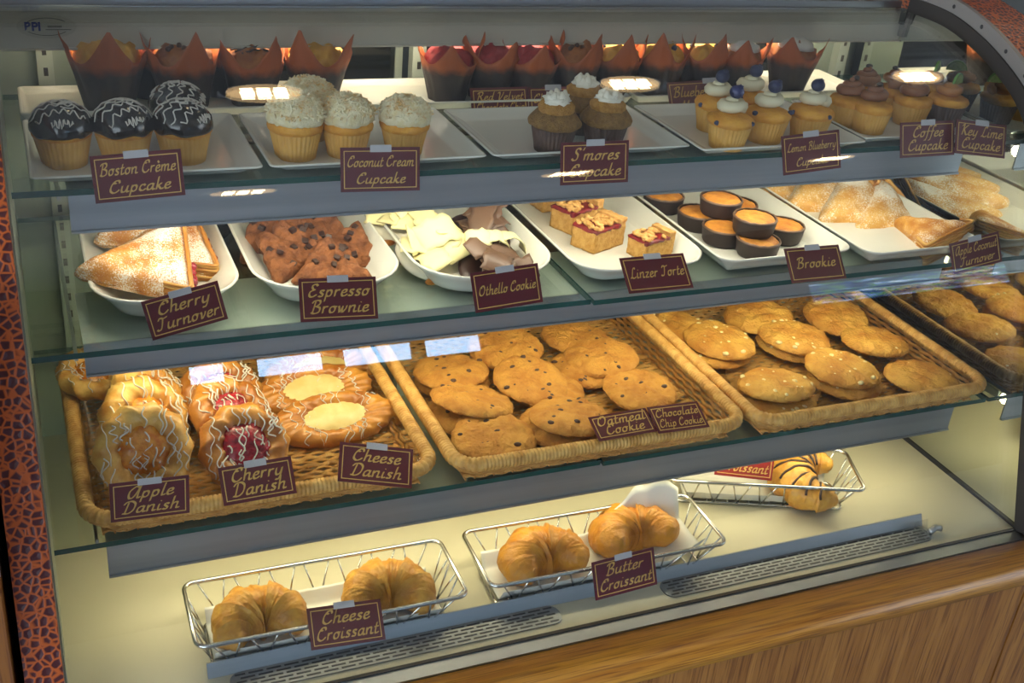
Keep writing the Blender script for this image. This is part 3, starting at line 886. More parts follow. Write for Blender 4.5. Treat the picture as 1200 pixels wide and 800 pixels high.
for k, u, y, s_, rz, l in [
    ('plain', 128, 1.652, 1.18, .3, 'yellow muffin in dark tulip paper, leftmost of the back row'), ('chip', 216, 1.648, 1.1, .9, 'muffin in tulip paper with one tall orange flap behind the drizzled cupcakes'),
    ('choc', 296, 1.65, 1.02, .2, 'chocolate drizzled muffin under the left ceiling lamp reflection'), ('plain', 370, 1.648, 1.08, 1.2, 'yellow muffin in tulip paper, right end of the left muffin tray'),
    ('chip', 178, 1.708, 1.02, .5, 'muffin in the second row between the two leftmost muffins'), ('chip', 262, 1.705, 1.0, 1.4, 'muffin in the second row behind the chocolate drizzled one'),
    ('red', 524, 1.645, 1.0, .1, 'muffin in tulip paper, left end of the middle muffin row'), ('red', 571, 1.652, 1.03, .75, 'muffin in tulip paper above the red velvet muffin card'),
    ('red', 618, 1.643, 1.0, .35, 'muffin showing a spot of red behind the two joined muffin cards'), ('chip', 668, 1.645, 1.04, 1.0, 'muffin in tulip paper behind the meringue cupcakes'),
    ('berry', 716, 1.65, 1.0, .6, 'muffin in tulip paper behind the middle ceiling lamp reflection'), ('berry', 768, 1.645, 1.02, .15, 'muffin in tulip paper above the left end of the blueberry muffin card'),
    ('berry', 815, 1.65, 1.0, .8, 'muffin in tulip paper with a tall peak above the blueberry muffin card'), ('ice', 858, 1.648, 1.0, .4, 'white topped muffin behind the lemon blueberry cupcakes'),
    ('ice', 920, 1.64, 1.05, .05, 'white topped muffin standing alone at the right end of the row'), ('red', 546, 1.705, 1.0, .9, 'muffin in the second row behind the left end of the middle row'),
    ('chip', 640, 1.705, .98, .2, 'muffin in the second row behind the red velvet muffins'), ('berry', 742, 1.706, 1.0, .4, 'muffin in the second row behind the blueberry muffins'),
    ('ice', 838, 1.705, 1.0, .7, 'white topped muffin in the second row near the right post')]:
    MUF[k].put(at1b(u, y), (0, 0, rz), l, s_)


# ------------------------------------------------------------------ middle shelf
def tri(a, b, c, rnd=.012):
    """rounded triangle as outline(phi); corners in the local xy plane"""
    P = [Vector(p) for p in (a, b, c)]; cen = (P[0] + P[1] + P[2]) / 3; P = [p - cen for p in P]

    def out(ph):
        d = Vector((math.cos(ph), math.sin(ph))); best = 0; s_ = 0
        acc = 0
        for i in range(3):
            p, q = P[i], P[(i + 1) % 3]; e = q - p; nn = Vector((e.y, -e.x)).normalized()
            if nn.dot(p) < 0: nn = -nn
            dist = nn.dot(p); c_ = nn.dot(d)
            if c_ > 1e-6: acc += (c_ / dist) ** 14
        return acc ** (-1 / 14)
    return out


def turnover(seed, sug, fill, size=1.0, thick=.022):
    t = thing('fruit_turnover', '', 'turnover')
    o = tri((-.085 * size, -.02 * size), (.06 * size, -.07 * size), (.055 * size, .085 * size))
    MB().pillow(o, thick, thick * .55, 12, 72, nz=.0035, nf=45, seed=seed, dome=5).build('pastry', M[sug], t)
    # flaky layered rim along the open edges
    L = []
    m = MB()
    for j, z in enumerate([-.0075 + .0026 * q_ for q_ in range(9)]):
        pts = []
        for k in range(73):
            ph = math.radians(-75 + 150 * k / 72)
            r = o(ph) * (.985 - .035 * abs(j - 3.5) / 4.5 + .012 * math.sin(j * 2.1 + seed)) + .0015 * noise.noise(Vector((ph * 5, j, seed)))
            pts.append((r * math.cos(ph), r * math.sin(ph), z * thick / .016))
        m.tube(pts, .0026, 6, flat=.9)
    m.build('flaky_edge', M['layers'], t)
    if fill:
        f = MB()
        for k in range(5):
            ph = math.radians(-42 + k * 9); r = o(ph) * 1.005
            f.ball((r * math.cos(ph), r * math.sin(ph), .001 + .003 * math.sin(k * 2)), .0085, 12, 8, (1, 1, .75), .2, 100, seed=seed + k)
        f.build('cherry_filling', M['cherry'], t)
    return t


KT = Kind(turnover(1, 'sugarA', True, 1.05, .026), turnover(2, 'sugarA', True, 1.0, .024))
for i, (u, v, y, rot, l) in enumerate([(176, 312, 1.44, (.30, .05, -.1), 'cherry turnover dusted with sugar lying on top at the front'), (200, 292, 1.51, (.32, .05, .12), 'cherry turnover tucked behind the front sugared one'), (185, 266, 1.585, (.25, 0, .15), 'cherry turnover at the back of the left platter')]):
    KT.put(ony(u, v, y), rot, l, 1, i)
for o in KT.roots: o['group'] = 'cherry turnovers on the left platter'
apple_front = turnover(9, 'crustS', False, .80, .030)
KA = Kind(turnover(3, 'sugarB', False, .95, .022), turnover(4, 'sugarB', False, .95, .022))
for i, (u, v, y, rot, l) in enumerate([(1040, 260, 1.485, (.42, .1, .15), 'sugar dusted turnover leaning second from the front on the right platter'),
                                       (1004, 247, 1.525, (.42, .1, .15), 'sugar dusted turnover leaning in the middle of the right platter'), (966, 236, 1.58, (.42, .1, .1), 'sugar dusted turnover leaning fourth from the front on the right platter'),
                                       (930, 228, 1.635, (.4, .1, .1), 'sugar dusted turnover at the back of the right platter')]):
    KA.put(ony(u, v, y), rot, l, (1.3, 1.4, 1.45, 1.45)[i], i)
apple_front.location = ony(1090, 280, 1.378); apple_front.rotation_euler = (.25, .0, -1.45)
apple_front['label'] = 'apple coconut turnover showing its layered side, frontmost by the mirror'
for o in C.objects:
    if o.type == 'EMPTY' and o.name.startswith('fruit_turnover') and 'group' not in o.keys(): o['group'] = 'sugared turnovers on the right platter'


def brownie(seed):
    t = thing('espresso_brownie', '', 'brownie', group='chunky brownies on one platter')
    q = random.Random(seed)
    o = tri((-.078, -.03), (.07, -.045), (.005, .07))
    MB().pillow(o, .015, .013, 14, 80, nz=.0075, nf=70, seed=seed, dome=6).build('slab', M['brownie'], t)
    for k in range(7):
        ph = q.random() * 6.28; r = o(ph) * q.uniform(.25, .92)
        d = .0085
        MB().box(-d * .6, d * .6, -d * .5, d * .5, -d * .4, d * .4, T=Matrix.Translation((r * math.cos(ph), r * math.sin(ph), .0155 * (1 - (r / o(ph)) ** 6) ** .5 + .001)) @ Matrix.Rotation(q.random() * 3, 4, 'Z') @ Matrix.Rotation(q.uniform(-.5, .5), 4, 'X')).build('chocolate_chunk', M['chunk'], t, bevel=.001, smooth=False)
    return t


KBR = Kind(brownie(1), brownie(2), brownie(3))
for i, (u, v, y, rot, l) in enumerate([(388, 313, 1.44, (.40, .0, .0), 'brownie slab with smooth top at the front behind the brownie card'), (338, 303, 1.485, (.35, .0, .8), 'brownie with dark chunks at the front left of the pile'),
                                       (408, 294, 1.50, (.35, .1, -.4), 'brownie sticking out to the right of the pile'), (352, 296, 1.51, (.5, -.15, .5), 'brownie in the middle left of the pile'),
                                       (322, 276, 1.575, (.5, -.1, .3), 'brownie at the back left of the pile'), (368, 268, 1.58, (.5, .1, -.3), 'brownie at the top back of the pile')]):
    KBR.put(ony(u, v, y), rot, l, (.84, .9, .9, .95, 1, 1)[i], i)


def shaving(m, c, L, w, bend, rot, seed):
    T = Matrix.Translation(c) @ Matrix.Rotation(rot[2], 4, 'Z') @ Matrix.Rotation(rot[1], 4, 'Y') @ Matrix.Rotation(rot[0], 4, 'X')
    n, k_ = 12, 6; V = []
    for sd in (0, 1):
        for i in range(n + 1):
            a = bend * (i / n - .5); rr = L / max(.2, bend)
            for j in range(k_ + 1):
                x = (j / k_ - .5) * w * (1 + .12 * math.sin(i * 1.3 + seed)) + .003 * noise.noise(Vector((i * .8, j, seed)))
                V.append((x, rr * math.sin(a), rr * (math.cos(a) - 1) - sd * .0016))
    q = k_ + 1; N = (n + 1) * q; Fc = []
    for i in range(n):
        for j in range(k_):
            a, b, c_, d = i * q + j, i * q + j + 1, (i + 1) * q + j + 1, (i + 1) * q + j
            Fc += [(a, b, c_, d), (a + N, d + N, c_ + N, b + N)]
    for i in range(n):
        Fc += [(i * q, (i + 1) * q, (i + 1) * q + N, i * q + N), (i * q + k_, i * q + k_ + N, (i + 1) * q + k_ + N, (i + 1) * q + k_)]
    for j in range(k_):
        Fc += [(j, j + N, j + 1 + N, j + 1), (n * q + j, n * q + j + 1, n * q + j + 1 + N, n * q + j + N)]
    m.add(V, Fc, 0, T)
    return m


def othello(seed, dark, white_curl=False):
    t = thing('othello_cookie', '', 'cookie', group='cookies covered in chocolate shavings')
    MB().pillow(lambda ph: .048, .008, .006, 8, 40, nz=.002, nf=60, seed=seed, dome=5).build('cookie', M['cookiebase' if not dark else 'chunk'], t)
    q = random.Random(seed)
    for k in range(7):
        a = k * .9 + seed; r = .008 + .020 * (k % 3) / 2
        shaving(MB(), (r * math.cos(a), r * math.sin(a), .017 + .0035 * k), q.uniform(.045, .062), q.uniform(.030, .044), q.uniform(.6, 1.6), (q.uniform(-.45, .35), q.uniform(-.35, .35), q.random() * 6), seed + k).build('chocolate_shaving', M['milkchoc' if dark else 'whitechoc'], t)
    if not dark:
        for k in range(2):
            MB().ball((-.03 + k * .022, -.044, .004), .007, 12, 6, (1.5, .8, .5)).build('dried_fruit', M['crustD'], t)
    if white_curl:
        for k in range(3):
            shaving(MB(), (-.01 + .022 * k, .034, .036), .055, .022, 2.4, (.2, .3 * k - .2, 1.35), k).build('white_curl', M['whitechoc'], t)
    return t


for o_, (u, v, y, rot, l) in zip((othello(1, False), othello(2, False), othello(3, True), othello(4, True, True)), [
    (468, 262, 1.56, (.25, 0, 0), 'cookie with pale white chocolate shavings at the back of its platter'), (506, 300, 1.455, (.35, 0, .3), 'cookie heaped with white chocolate shards and dried fruit'),
    (562, 278, 1.50, (.3, .1, 0), 'cookie heaped with dark chocolate shavings at the back right'), (578, 322, 1.405, (.45, .1, .2), 'cookie with broad milk chocolate shards and a white curl in front')]):
    o_.location = ony(u, v, y); o_.rotation_euler = rot; o_['label'] = l; o_.scale = (1.15,) * 3


def linzer(seed):
    t = thing('linzer_bar', '', 'pastry bar', group='layered nut bars with red jam')
    w, d, h = .074, .048, .033
    q = random.Random(seed)

    def rough_box(x0, x1, y0, y1, z0, z1, nz, n=9):
        m = MB(); V = []; Fc = []; idx = {}
        import itertools
        def vid(i, j, k):
            key = (i, j, k)
            if key not in idx:
                p = Vector((x0 + (x1 - x0) * i / n, y0 + (y1 - y0) * j / n, z0 + (z1 - z0) * k / n))
                p += nz * noise.noise_vector(p * 160 + Vector((seed, 0, 0)))
                idx[key] = len(V); V.append(p)
            return idx[key]
        for a in range(n):
            for b in range(n):
                for s_, fl in ((0, False), (n, True)):
                    for fc in ([vid(s_, a, b), vid(s_, a, b + 1), vid(s_, a + 1, b + 1), vid(s_, a + 1, b)],
                               [vid(a, s_, b), vid(a + 1, s_, b), vid(a + 1, s_, b + 1), vid(a, s_, b + 1)],
                               [vid(a, b, s_), vid(a, b + 1, s_), vid(a + 1, b + 1, s_), vid(a + 1, b, s_)]):
                        Fc.append(tuple(fc[::-1] if fl else fc))
        return m.add(V, Fc)
    rough_box(-w / 2, w / 2, -d / 2, d / 2, 0, h, .0012).build('crumb_layer', M['crumb'], t)
    rough_box(-w / 2 - .0005, w / 2 - .014, -d / 2 - .0008, d / 2, h - .001, h + .005, .0030).build('jam_layer', M['jam'], t)
    rough_box(w / 2 - .015, w / 2, -d / 2 - .0005, d / 2, h - .001, h + .013, .002).build('crust_edge', M['streusel'], t)
    m = MB()
    for k in range(34):
        x, y = q.uniform(-w / 2 + .003, w / 2 - .016), q.uniform(-d / 2 + .002, d / 2 - .003)
        T = Matrix.Translation((x, y, h + .007 + q.uniform(-.001, .003))) @ Matrix.Rotation(q.random() * 6, 4, 'Z')
        m.ball((0, 0, 0), .0055, 10, 7, (1.4, .7, .6), .35, 300, T=T, seed=k)
    m.build('walnut_topping', M['streusel'], t)
    return t


KN = Kind(linzer(1), linzer(2))
for i, (u, v, rz, l) in enumerate([(768, 303, .30, 'nut topped jam bar nearest the front above its card'), (706, 292, .42, 'layered bar with red jam, second from the front'), (680, 270, .42, 'layered bar with red jam, third from the front'), (655, 246, .1, 'layered bar at the back, only its crust showing')]):
    p = onz(u, v, S2 + .0058); KN.put((p.x, p.y + .02, p.z), (0, 0, rz), l, 1.0 if i else .85, i)


def brookie(seed):
    t = thing('brookie', '', 'cookie', group='round brownie cookies in dark cups')
    MB().lathe([(.030, 0), (.0325, .004), (.0355, .0245), (.0362, .026), (.0345, .026), (.033, .023), (.001, .022)], 60, lambda th, i, r, z: (r * (1 + .012 * math.sin(30 * th) * (1 if 0 < i < 3 else 0)), z)).build('brownie_cup', M['browncup'], t)
    MB().lathe([(.033, .0215), (.0315, .026), (.026, .0285), (.013, .0295), (.001, .030)], 40, lambda th, i, r, z: (r * (1 + .05 * noise.noise(Vector((math.cos(th) * 3, math.sin(th) * 3, seed)))), z + .0012 * noise.noise(Vector((math.cos(th) * r * 120, math.sin(th) * r * 120, seed)))), caps=True).build('cookie_top', M['cookietop'], t)
    MB().lathe([(.0335, .0245), (.0362, .0262), (.035, .0285), (.0325, .028)], 60, lambda th, i, r, z: (r, z + .0012 * noise.noise(Vector((math.cos(th) * 5, math.sin(th) * 5, seed)))), caps=False).build('brownie_rim', M['milkchoc'], t)
    return t


KBK = Kind(brookie(1), brookie(2), brookie(3))
zz = S2 + .0058
for i, (u, v, lvl, l) in enumerate([(897, 306, 0, 'dark cupped cookie at the bottom front of the stack'), (856, 291, 0, 'dark cupped cookie at the bottom left of the stack'), (826, 273, 0, 'dark cupped cookie behind the bottom left one'), (785, 252, 0, 'dark cupped cookie at the back left of its platter'),
                                    (926, 288, 0, 'dark cupped cookie at the right behind the front one'), (871, 262, 0, 'dark cupped cookie hidden under the back top one'), (893, 280, 1, 'dark cupped cookie on top at the front, with cracked golden top'), (853, 257, 1, 'dark cupped cookie on top at the back')]):
    z = zz + lvl * .0295; p = onz(u, v, z)
    KBK.put((p.x, p.y + .028, z), (0.0, 0, i), l, 1.0, i)


# ------------------------------------------------------------------ wicker baskets on the lower shelf
def wicker_basket(x0, x1, y0, y1, z, label, seed):
    cx, cy = (x0 + x1) / 2, (y0 + y1) / 2; hx, hy = (x1 - x0) / 2, (y1 - y0) / 2
    t = thing('wicker_basket', label, 'basket', (cx, cy, z), (0, 0, 0), 'shallow wicker baskets on the lower glass shelf')
    hgt = .034; q = random.Random(seed); B = .022
    # woven floor: flat reeds over and under the stakes
    m = MB(); nr = 44
    for r_ in range(nr):
        y = -hy + B + .006 + (2 * hy - 2 * B - .012) * r_ / (nr - 1)
        n = 60; pts = []
        for k in range(n + 1):
            x = -hx + B + .004 + (2 * hx - 2 * B - .008) * k / n
            pts.append((x, y + q.uniform(-.0006, .0006), .007 + .0018 * math.sin(k * PI / 2 + (PI if r_ % 2 else 0))))
        m.tube(pts, .0050, 6, flat=.34)
    fl = m.build('woven_floor', M['wicker'], t)
    s_ = MB()
    for k in range(31):
        x = -hx + B + .004 + (2 * hx - 2 * B - .008) * k / 30
        s_.tube([(x, -hy + B, .0065), (x, hy - B, .0065)], .0016, 6)
    s_.build('floor_stakes', M['wickerD'], fl)
    # woven sides
    m = MB()
    for r_ in range(6):
        f = r_ / 5; g = B * (1 - f) + .006
        base = rrect(hx - g, hy - g, .03, .006 + hgt * f * .86, n=8)
        P = []
        per = len(base)
        for i in range(per):
            a, b = base[i], base[(i + 1) % per]; L = (b - a).length; k = max(1, int(L / .006))
            for j in range(k): P.append(a.lerp(b, j / k))
        out = []
        for i, p in enumerate(P):
            nn = Vector((p.x / hx, p.y / hy, 0)); nn = Vector((nn.x if abs(nn.x) > abs(nn.y) else 0, nn.y if abs(nn.y) >= abs(nn.x) else 0, 0)).normalized()
            out.append(p + nn * .0022 * math.sin(i * PI / 2.5 + (PI if r_ % 2 else 0)))
        m.tube(out, .0033, 6, True)
    m.build('woven_side', M['wickerD'], t)
    # rim wrapped in a tight coil
    base = rrect(hx - .009, hy - .009, .035, hgt + .004, n=14); P = []
    for i in range(len(base)):
        a, b = base[i], base[(i + 1) % len(base)]; k = max(1, int((b - a).length / .0014))
        for j in range(k): P.append(a.lerp(b, j / k))
    wob = [1 + .24 * abs(math.sin(i * PI / 4)) + .05 * noise.noise(Vector((i * .05, seed, 0))) for i in range(len(P))]
    MB().tube(P, lambda i: .0088 * wob[i], 10, True).build('wrapped_rim', M['wicker'], t)
    # clear plastic insert standing inside
    g = .020
    L = [rrect(hx - g - .014, hy - g - .014, .02, .0125), rrect(hx - g - .012, hy - g - .012, .02, .0125), rrect(hx - g, hy - g, .025, hgt + .006), rrect(hx - g - .0012, hy - g - .0012, .025, hgt + .006), rrect(hx - g - .0132, hy - g - .0132, .02, .0137)]
    MB().loops(L, closed_bottom=True, closed_top=True).build('plastic_insert', M['clear'], t)
    return t


BY0, BY1 = 1.200, 1.655
wicker_basket(.018, .486, BY0 + .005, BY1, S3, 'wicker basket holding glazed danish pastries at the left', 1)
wicker_basket(.499, .985, BY0 - .004, BY1, S3, 'wicker basket holding chocolate chip cookies in the middle', 2)
wicker_basket(.992, 1.468, BY0 - .012, BY1, S3, 'wicker basket holding pale chip cookies at the right', 3)
CF = S3 + .0145                                       # top of the plastic insert's floor


def twist_ring(R_, r_, strands, seed, sx=1, sy=1, flat=.8, n=110, nn=20, amp=.16):
    m = MB(); V = []
    for i in range(n):
        a = 2 * PI * i / n
        for k in range(nn):
            th = 2 * PI * k / nn
            r = r_ * (1 + amp * (1 - 2 * abs(math.sin(th + strands * a / 2)) ** .6) + .05 * noise.noise(Vector((math.cos(a) * 2, math.sin(a) * 2, th + seed))))
            rad = R_ + r * math.cos(th)
            V.append((rad * math.cos(a) * sx, rad * math.sin(a) * sy, r_ * .75 + r * math.sin(th) * flat))
    Fc = [(i * nn + k, ((i + 1) % n) * nn + k, ((i + 1) % n) * nn + (k + 1) % nn, i * nn + (k + 1) % nn) for i in range(n) for k in range(nn)]
    return m.add(V, Fc)


def drizzle(fn, rows, half, seed, pitch, rad=.0013):
    q = random.Random(seed); m = MB()
    for j in range(rows):
        x0 = (j - (rows - 1) / 2) * pitch; pts = []
        c0 = half * q.uniform(-.75, .75); hl = half * q.uniform(.18, .5); a, b = c0 - hl, c0 + hl
        for k in range(26):
            y = a + (b - a) * k / 25; x = x0 + .0028 * math.sin(k * .55 + j * 2 + seed) + .007 * noise.noise(Vector((k * .12, j * 3.1, seed))) + .22 * y * (1 if j % 2 else -.3)
            z = fn(x, y)
            if z is not None: pts.append((x, y, z + rad * .5))
        if len(pts) > 4: m.tube(pts, rad * q.uniform(.7, 1.3), 5)
    return m


def danish(kind, seed):
    if kind == 'cheese':
        tw = 22
        t = thing('cheese_danish', '', 'danish pastry', group='cheese danishes in the left basket')
        sx, sy, Rr, rr = 1.75, .84, .038, .0155
        twist_ring(Rr, rr, 20, seed, sx, sy, .95, amp=.08).build('twisted_crust', M['crustD'], t)
        MB().pillow(lambda ph: 1 / math.hypot(math.cos(ph) / (Rr * sx), math.sin(ph) / (Rr * sy)), .017, .006, 8, 44, nz=.003, nf=60, seed=seed, dome=3, T=Matrix.Translation((0, 0, .007))).build('cheese_filling', M['cheese'], t)
        zc = .020
    else:
        t = thing(kind + '_danish', '', 'danish pastry', group='%s danishes in the left basket' % kind)
        sx = sy = 1; Rr, rr = .0445, .0195
        m = twist_ring(Rr, rr, 10, seed, 1, 1, 1.0, amp=.15)
        m.build('twisted_crust', M['crust' if kind == 'apple' else 'crustD'], t)
        o = MB().lathe([(.001, .006), (.034, .006), (.0365, .019), (.032, .028), (.018, .0335), (.001, .0345)], 40,
                       lambda th, i, r, z: (r * (1 + .06 * math.sin(5 * th + seed)), z + .0035 * noise.noise(Vector((math.cos(th) * r * 120, math.sin(th) * r * 120, seed)))))
        o.build(kind + '_filling', M[kind], t)
        zc = .0325

    def hf(x, y):
        r = math.hypot(x / sx, y / sy); d = r - Rr
        if abs(d) < rr: return rr * .75 + math.sqrt(rr * rr - d * d) * (.97 if kind != 'cheese' else .88) * 1.04
        return zc + .001 if r < Rr else None
    drizzle(hf, 22 if kind != 'cheese' else 24, .066 if kind != 'cheese' else .05, seed, .0052 if kind != 'cheese' else .0055, .0010 if kind != 'cheese' else .0007).build('icing_drizzle', M['icing'], t)
    return t


KD = dict(apple=Kind(danish('apple', 1), danish('apple', 2)), cherry=Kind(danish('cherry', 3), danish('cherry', 4)), cheese=Kind(danish('cheese', 5), danish('cheese', 6)))
for k, u, v, y, rot, s_, i, l in [
    ('apple', 166, 520, 1.305, (.95, .0, .05), .98, 0, 'apple danish leaning at the front with its amber filling showing'), ('apple', 164, 488, 1.375, (.85, 0, .5), .98, 1, 'apple danish second in the leaning row, behind the front one'), ('apple', 170, 463, 1.445, (.7, 0, 1.1), .95, 0, 'apple danish at the back of the leaning row'),
    ('apple', 108, 440, 1.53, (.15, .1, .4), .8, 1, 'small glazed danish in the back left corner of the basket'),
    ('cherry', 284, 518, 1.31, (.75, .0, .1), .96, 0, 'cherry danish at the front with its dark red filling showing'), ('cherry', 266, 483, 1.385, (.65, 0, .6), .95, 1, 'cherry danish in the middle of its leaning row'), ('cherry', 258, 458, 1.46, (.55, 0, .1), .93, 0, 'cherry danish at the back of its leaning row'),
    ('cheese', 390, 488, 1.385, (.45, .0, .10), 1.0, 0, 'oval cheese danish nearest the front of the basket'), ('cheese', 366, 455, 1.46, (.45, 0, .10), 1.0, 1, 'oval cheese danish behind the front oval one'), ('cheese', 372, 432, 1.54, (.4, 0, .1), .95, 0, 'oval cheese danish at the back, partly under the steel apron')]:
    p = ony(u, v, y); KD[k].put(p - Vector((0, 0, .012)), rot, l, s_, i)


# ------------------------------------------------------------------ cookies
def cookie(seed, base, chipm, n, big=1.0):
    m = MB(); q = random.Random(seed); a1, a2 = q.uniform(0, 6), q.uniform(0, 6)
    o = lambda ph: .062 * big * (1 + .03 * math.sin(2 * ph + a1) + .02 * math.sin(3 * ph + a2))
    m.pillow(o, .0135, .0065, 14, 72, nz=.0042, nf=70, seed=seed, dome=4)
    for k in range(n):
        ph = q.random() * 6.28; r = .055 * math.sqrt(q.random()) * big
        m.ball((r * math.cos(ph), r * math.sin(ph), .0085 * (1 - (r / .066) ** 4) ** .5 * 1.28), q.uniform(.0026, .0052), 8, 6, (1.2, .9, .7), .2, 300, mi=1, seed=k)
    ob = m.build('chip_cookie', [M[base], M[chipm]])
    ob['category'] = 'cookie'
    return ob


KCK = Kind(cookie(1, 'cookie', 'chip', 12), cookie(2, 'cookie', 'chip', 16), cookie(3, 'cookie', 'chip', 9))
KWK = Kind(cookie(4, 'cookieW', 'wchip', 14), cookie(5, 'cookieW', 'wchip', 18), cookie(6, 'cookieW', 'wchip', 3))


def lay(kind, rows, grp):
    for i, (u, v, lv, rot, var, l) in enumerate(rows):
        z = CF + .0062 + lv * .0165
        o = kind.put(onz(u, v, z), (rot[0], rot[1], i * 1.1), l, 1.0, var); o['group'] = grp


lay(KCK, [
    (578, 514, .35, (.18, .0), 2, 'chip cookie at the front left corner of the middle basket'),
    (550, 486, 0, (0, 0), 1, 'chip cookie under the front left pair in the middle basket'),
    (553, 470, 1.2, (.2, 0), 0, 'plain topped chip cookie stacked second from the front left'),
    (528, 436, 1, (.12, 0), 1, 'chip cookie stacked at the middle of the left side of its basket'),
    (530, 446, 0, (0, 0), 0, 'chip cookie underneath the stacked one at the left side'),
    (592, 409, 1, (.1, 0), 0, 'chip cookie at the back left under the window reflection'),
    (622, 446, 1, (.14, 0), 1, 'large chip cookie in the centre of the middle basket'),
    (640, 458, 0, (0, 0), 0, 'chip cookie half hidden below the central one'),
    (668, 489, 1, (.1, 0), 1, 'speckled chip cookie at the front centre beside the cookie cards'),
    (655, 499, 0, (0, 0), 2, 'chip cookie under the speckled front centre one'),
    (704, 419, 1, (.1, 0), 0, 'round chip cookie at the right rear of the middle basket'),
    (688, 432, 0, (0, 0), 1, 'chip cookie below the round right rear one'),
    (750, 458, .4, (.08, 0), 2, 'chip cookie behind the cookie cards at the right'),
    (676, 398, .5, (.05, 0), 0, 'chip cookie at the far back of the middle basket')], 'chocolate chip cookies in the middle basket')
lay(KWK, [
    (843, 400, 1, (.05, 0), 1, 'pale chip cookie on top at the left of the right basket'),
    (838, 411, 0, (0, 0), 0, 'pale chip cookie underneath at the left of the right basket'),
    (931, 396, 1, (.0, 0), 0, 'pale chip cookie on top in the middle rear of the right basket'),
    (928, 405, 0, (0, 0), 1, 'pale chip cookie underneath in the middle rear of the right basket'),
    (909, 452, 1, (.05, -.1), 1, 'folded looking pale chip cookie at the front of the right basket'),
    (910, 466, 0, (0, 0), 0, 'pale chip cookie underneath at the front of the right basket'),
    (986, 433, 1, (.05, 0), 1, 'bright pale chip cookie at the front centre of the right basket'),
    (990, 447, 0, (0, 0), 2, 'pale cookie underneath the bright front centre one'),
    (1024, 401, .9, (.08, 0), 2, 'browned smooth cookie behind the bright front centre one'),
    (1080, 444, .2, (.03, 0), 2, 'browned smooth cookie at the front right corner of the right basket'),
    (888, 372, .8, (.1, 0), 2, 'pale cookie at the back of the right basket, left of centre'),
    (980, 372, .9, (.1, 0), 2, 'browned cookie at the back of the right basket below the apron'),
    (792, 386, .3, (.0, 0), 0, 'pale chip cookie in the back left corner of the right basket')], 'pale chip cookies in the right basket')


# ------------------------------------------------------------------ wire baskets and croissants on the deck
def wire_basket(label, rot, loc, hx=.18, hy=.062, hgt=.062):
    t = thing('wire_basket', label, 'basket', loc, rot, 'chrome wire croissant baskets')
    i_ = .022
    MB().tube(rrect(hx, hy, .014, hgt, n=5), .0032, 8, True).build('rim', M['chrome'], t)
    m = MB().tube(rrect(hx - i_, hy - i_, .010, .0035, n=5), .0022, 6, True)
    for k in range(8):
        x = -hx + i_ + (2 * hx - 2 * i_) * (k + .5) / 8
        m.tube([(x, -hy + i_, .0035), (x, hy - i_, .0035)], .0014, 6)
    m.build('base_wires', M['chrome'], t)
    z = MB()
    for sx, sy, n in ((1, -1, 7), (1, 1, 7)):
        for k in range(n):
            a, b = k / n, (k + 1) / n
            xt0, xt1 = -hx + .012 + (2 * hx - .024) * a, -hx + .012 + (2 * hx - .024) * b
            xm = (-(hx - i_) + .004) + (2 * (hx - i_) - .008) * (a + b) / 2
            for xt in (xt0 + .006, xt1 - .006): z.tube([(xt, sy * hy, hgt), (xm, sy * (hy - i_), .0035)], .0013, 6)
    for sx in (-1, 1):
        for k in range(3):
            a, b = k / 3, (k + 1) / 3
            y0, y1 = -hy + .012 + (2 * hy - .024) * a, -hy + .012 + (2 * hy - .024) * b
            ym = (-(hy - i_) + .004) + (2 * (hy - i_) - .008) * (a + b) / 2
            for yt in (y0 + .004, y1 - .004): z.tube([(sx * hx, yt, hgt), (sx * (hx - i_), ym, .0035)], .0013, 6)
    z.build('zigzag_wires', M['chrome'], t)
    return t


def sheet_paper(label, loc, rotz, hx, hy, fn, seed):
    n, k_ = 40, 26; V = []
    for sd in (0, 1):
        for i in range(n + 1):
            for j in range(k_ + 1):
                x, y = -hx + 2 * hx * i / n, -hy + 2 * hy * j / k_
                dx, dy, z = fn(x, y)
                w = noise.noise(Vector((x * 28, y * 28, seed))) * .003 + noise.noise(Vector((x * 75, y * 75, seed))) * .0012
                V.append((dx, dy, z + abs(w) + sd * .0006))
    q = k_ + 1; N = (n + 1) * q; Fc = []
    for i in range(n):
        for j in range(k_):
            a, b, c, d = i * q + j, (i + 1) * q + j, (i + 1) * q + j + 1, i * q + j + 1
            Fc += [(a, d, c, b), (a + N, b + N, c + N, d + N)]
    for i in range(n):
        Fc += [(i * q, (i + 1) * q, (i + 1) * q + N, i * q + N), (i * q + k_, i * q + k_ + N, (i + 1) * q + k_ + N, (i + 1) * q + k_)]
    for j in range(k_):
        Fc += [(j, j + N, j + 1 + N, j + 1), (n * q + j, n * q + j + 1, n * q + j + 1 + N, n * q + j + N)]
    o = MB().add(V, Fc).build('bakery_paper', M['paper'])
    o.location = loc; o.rotation_euler = (0, 0, rotz)
    return tag(o, label, 'paper')


def cradle(hy_in, rise):
    def fn(x, y):
        a = abs(y); e = max(0, a - hy_in)
        return x, math.copysign(min(a, hy_in + e * .42), y), .0065 + e * rise
    return fn


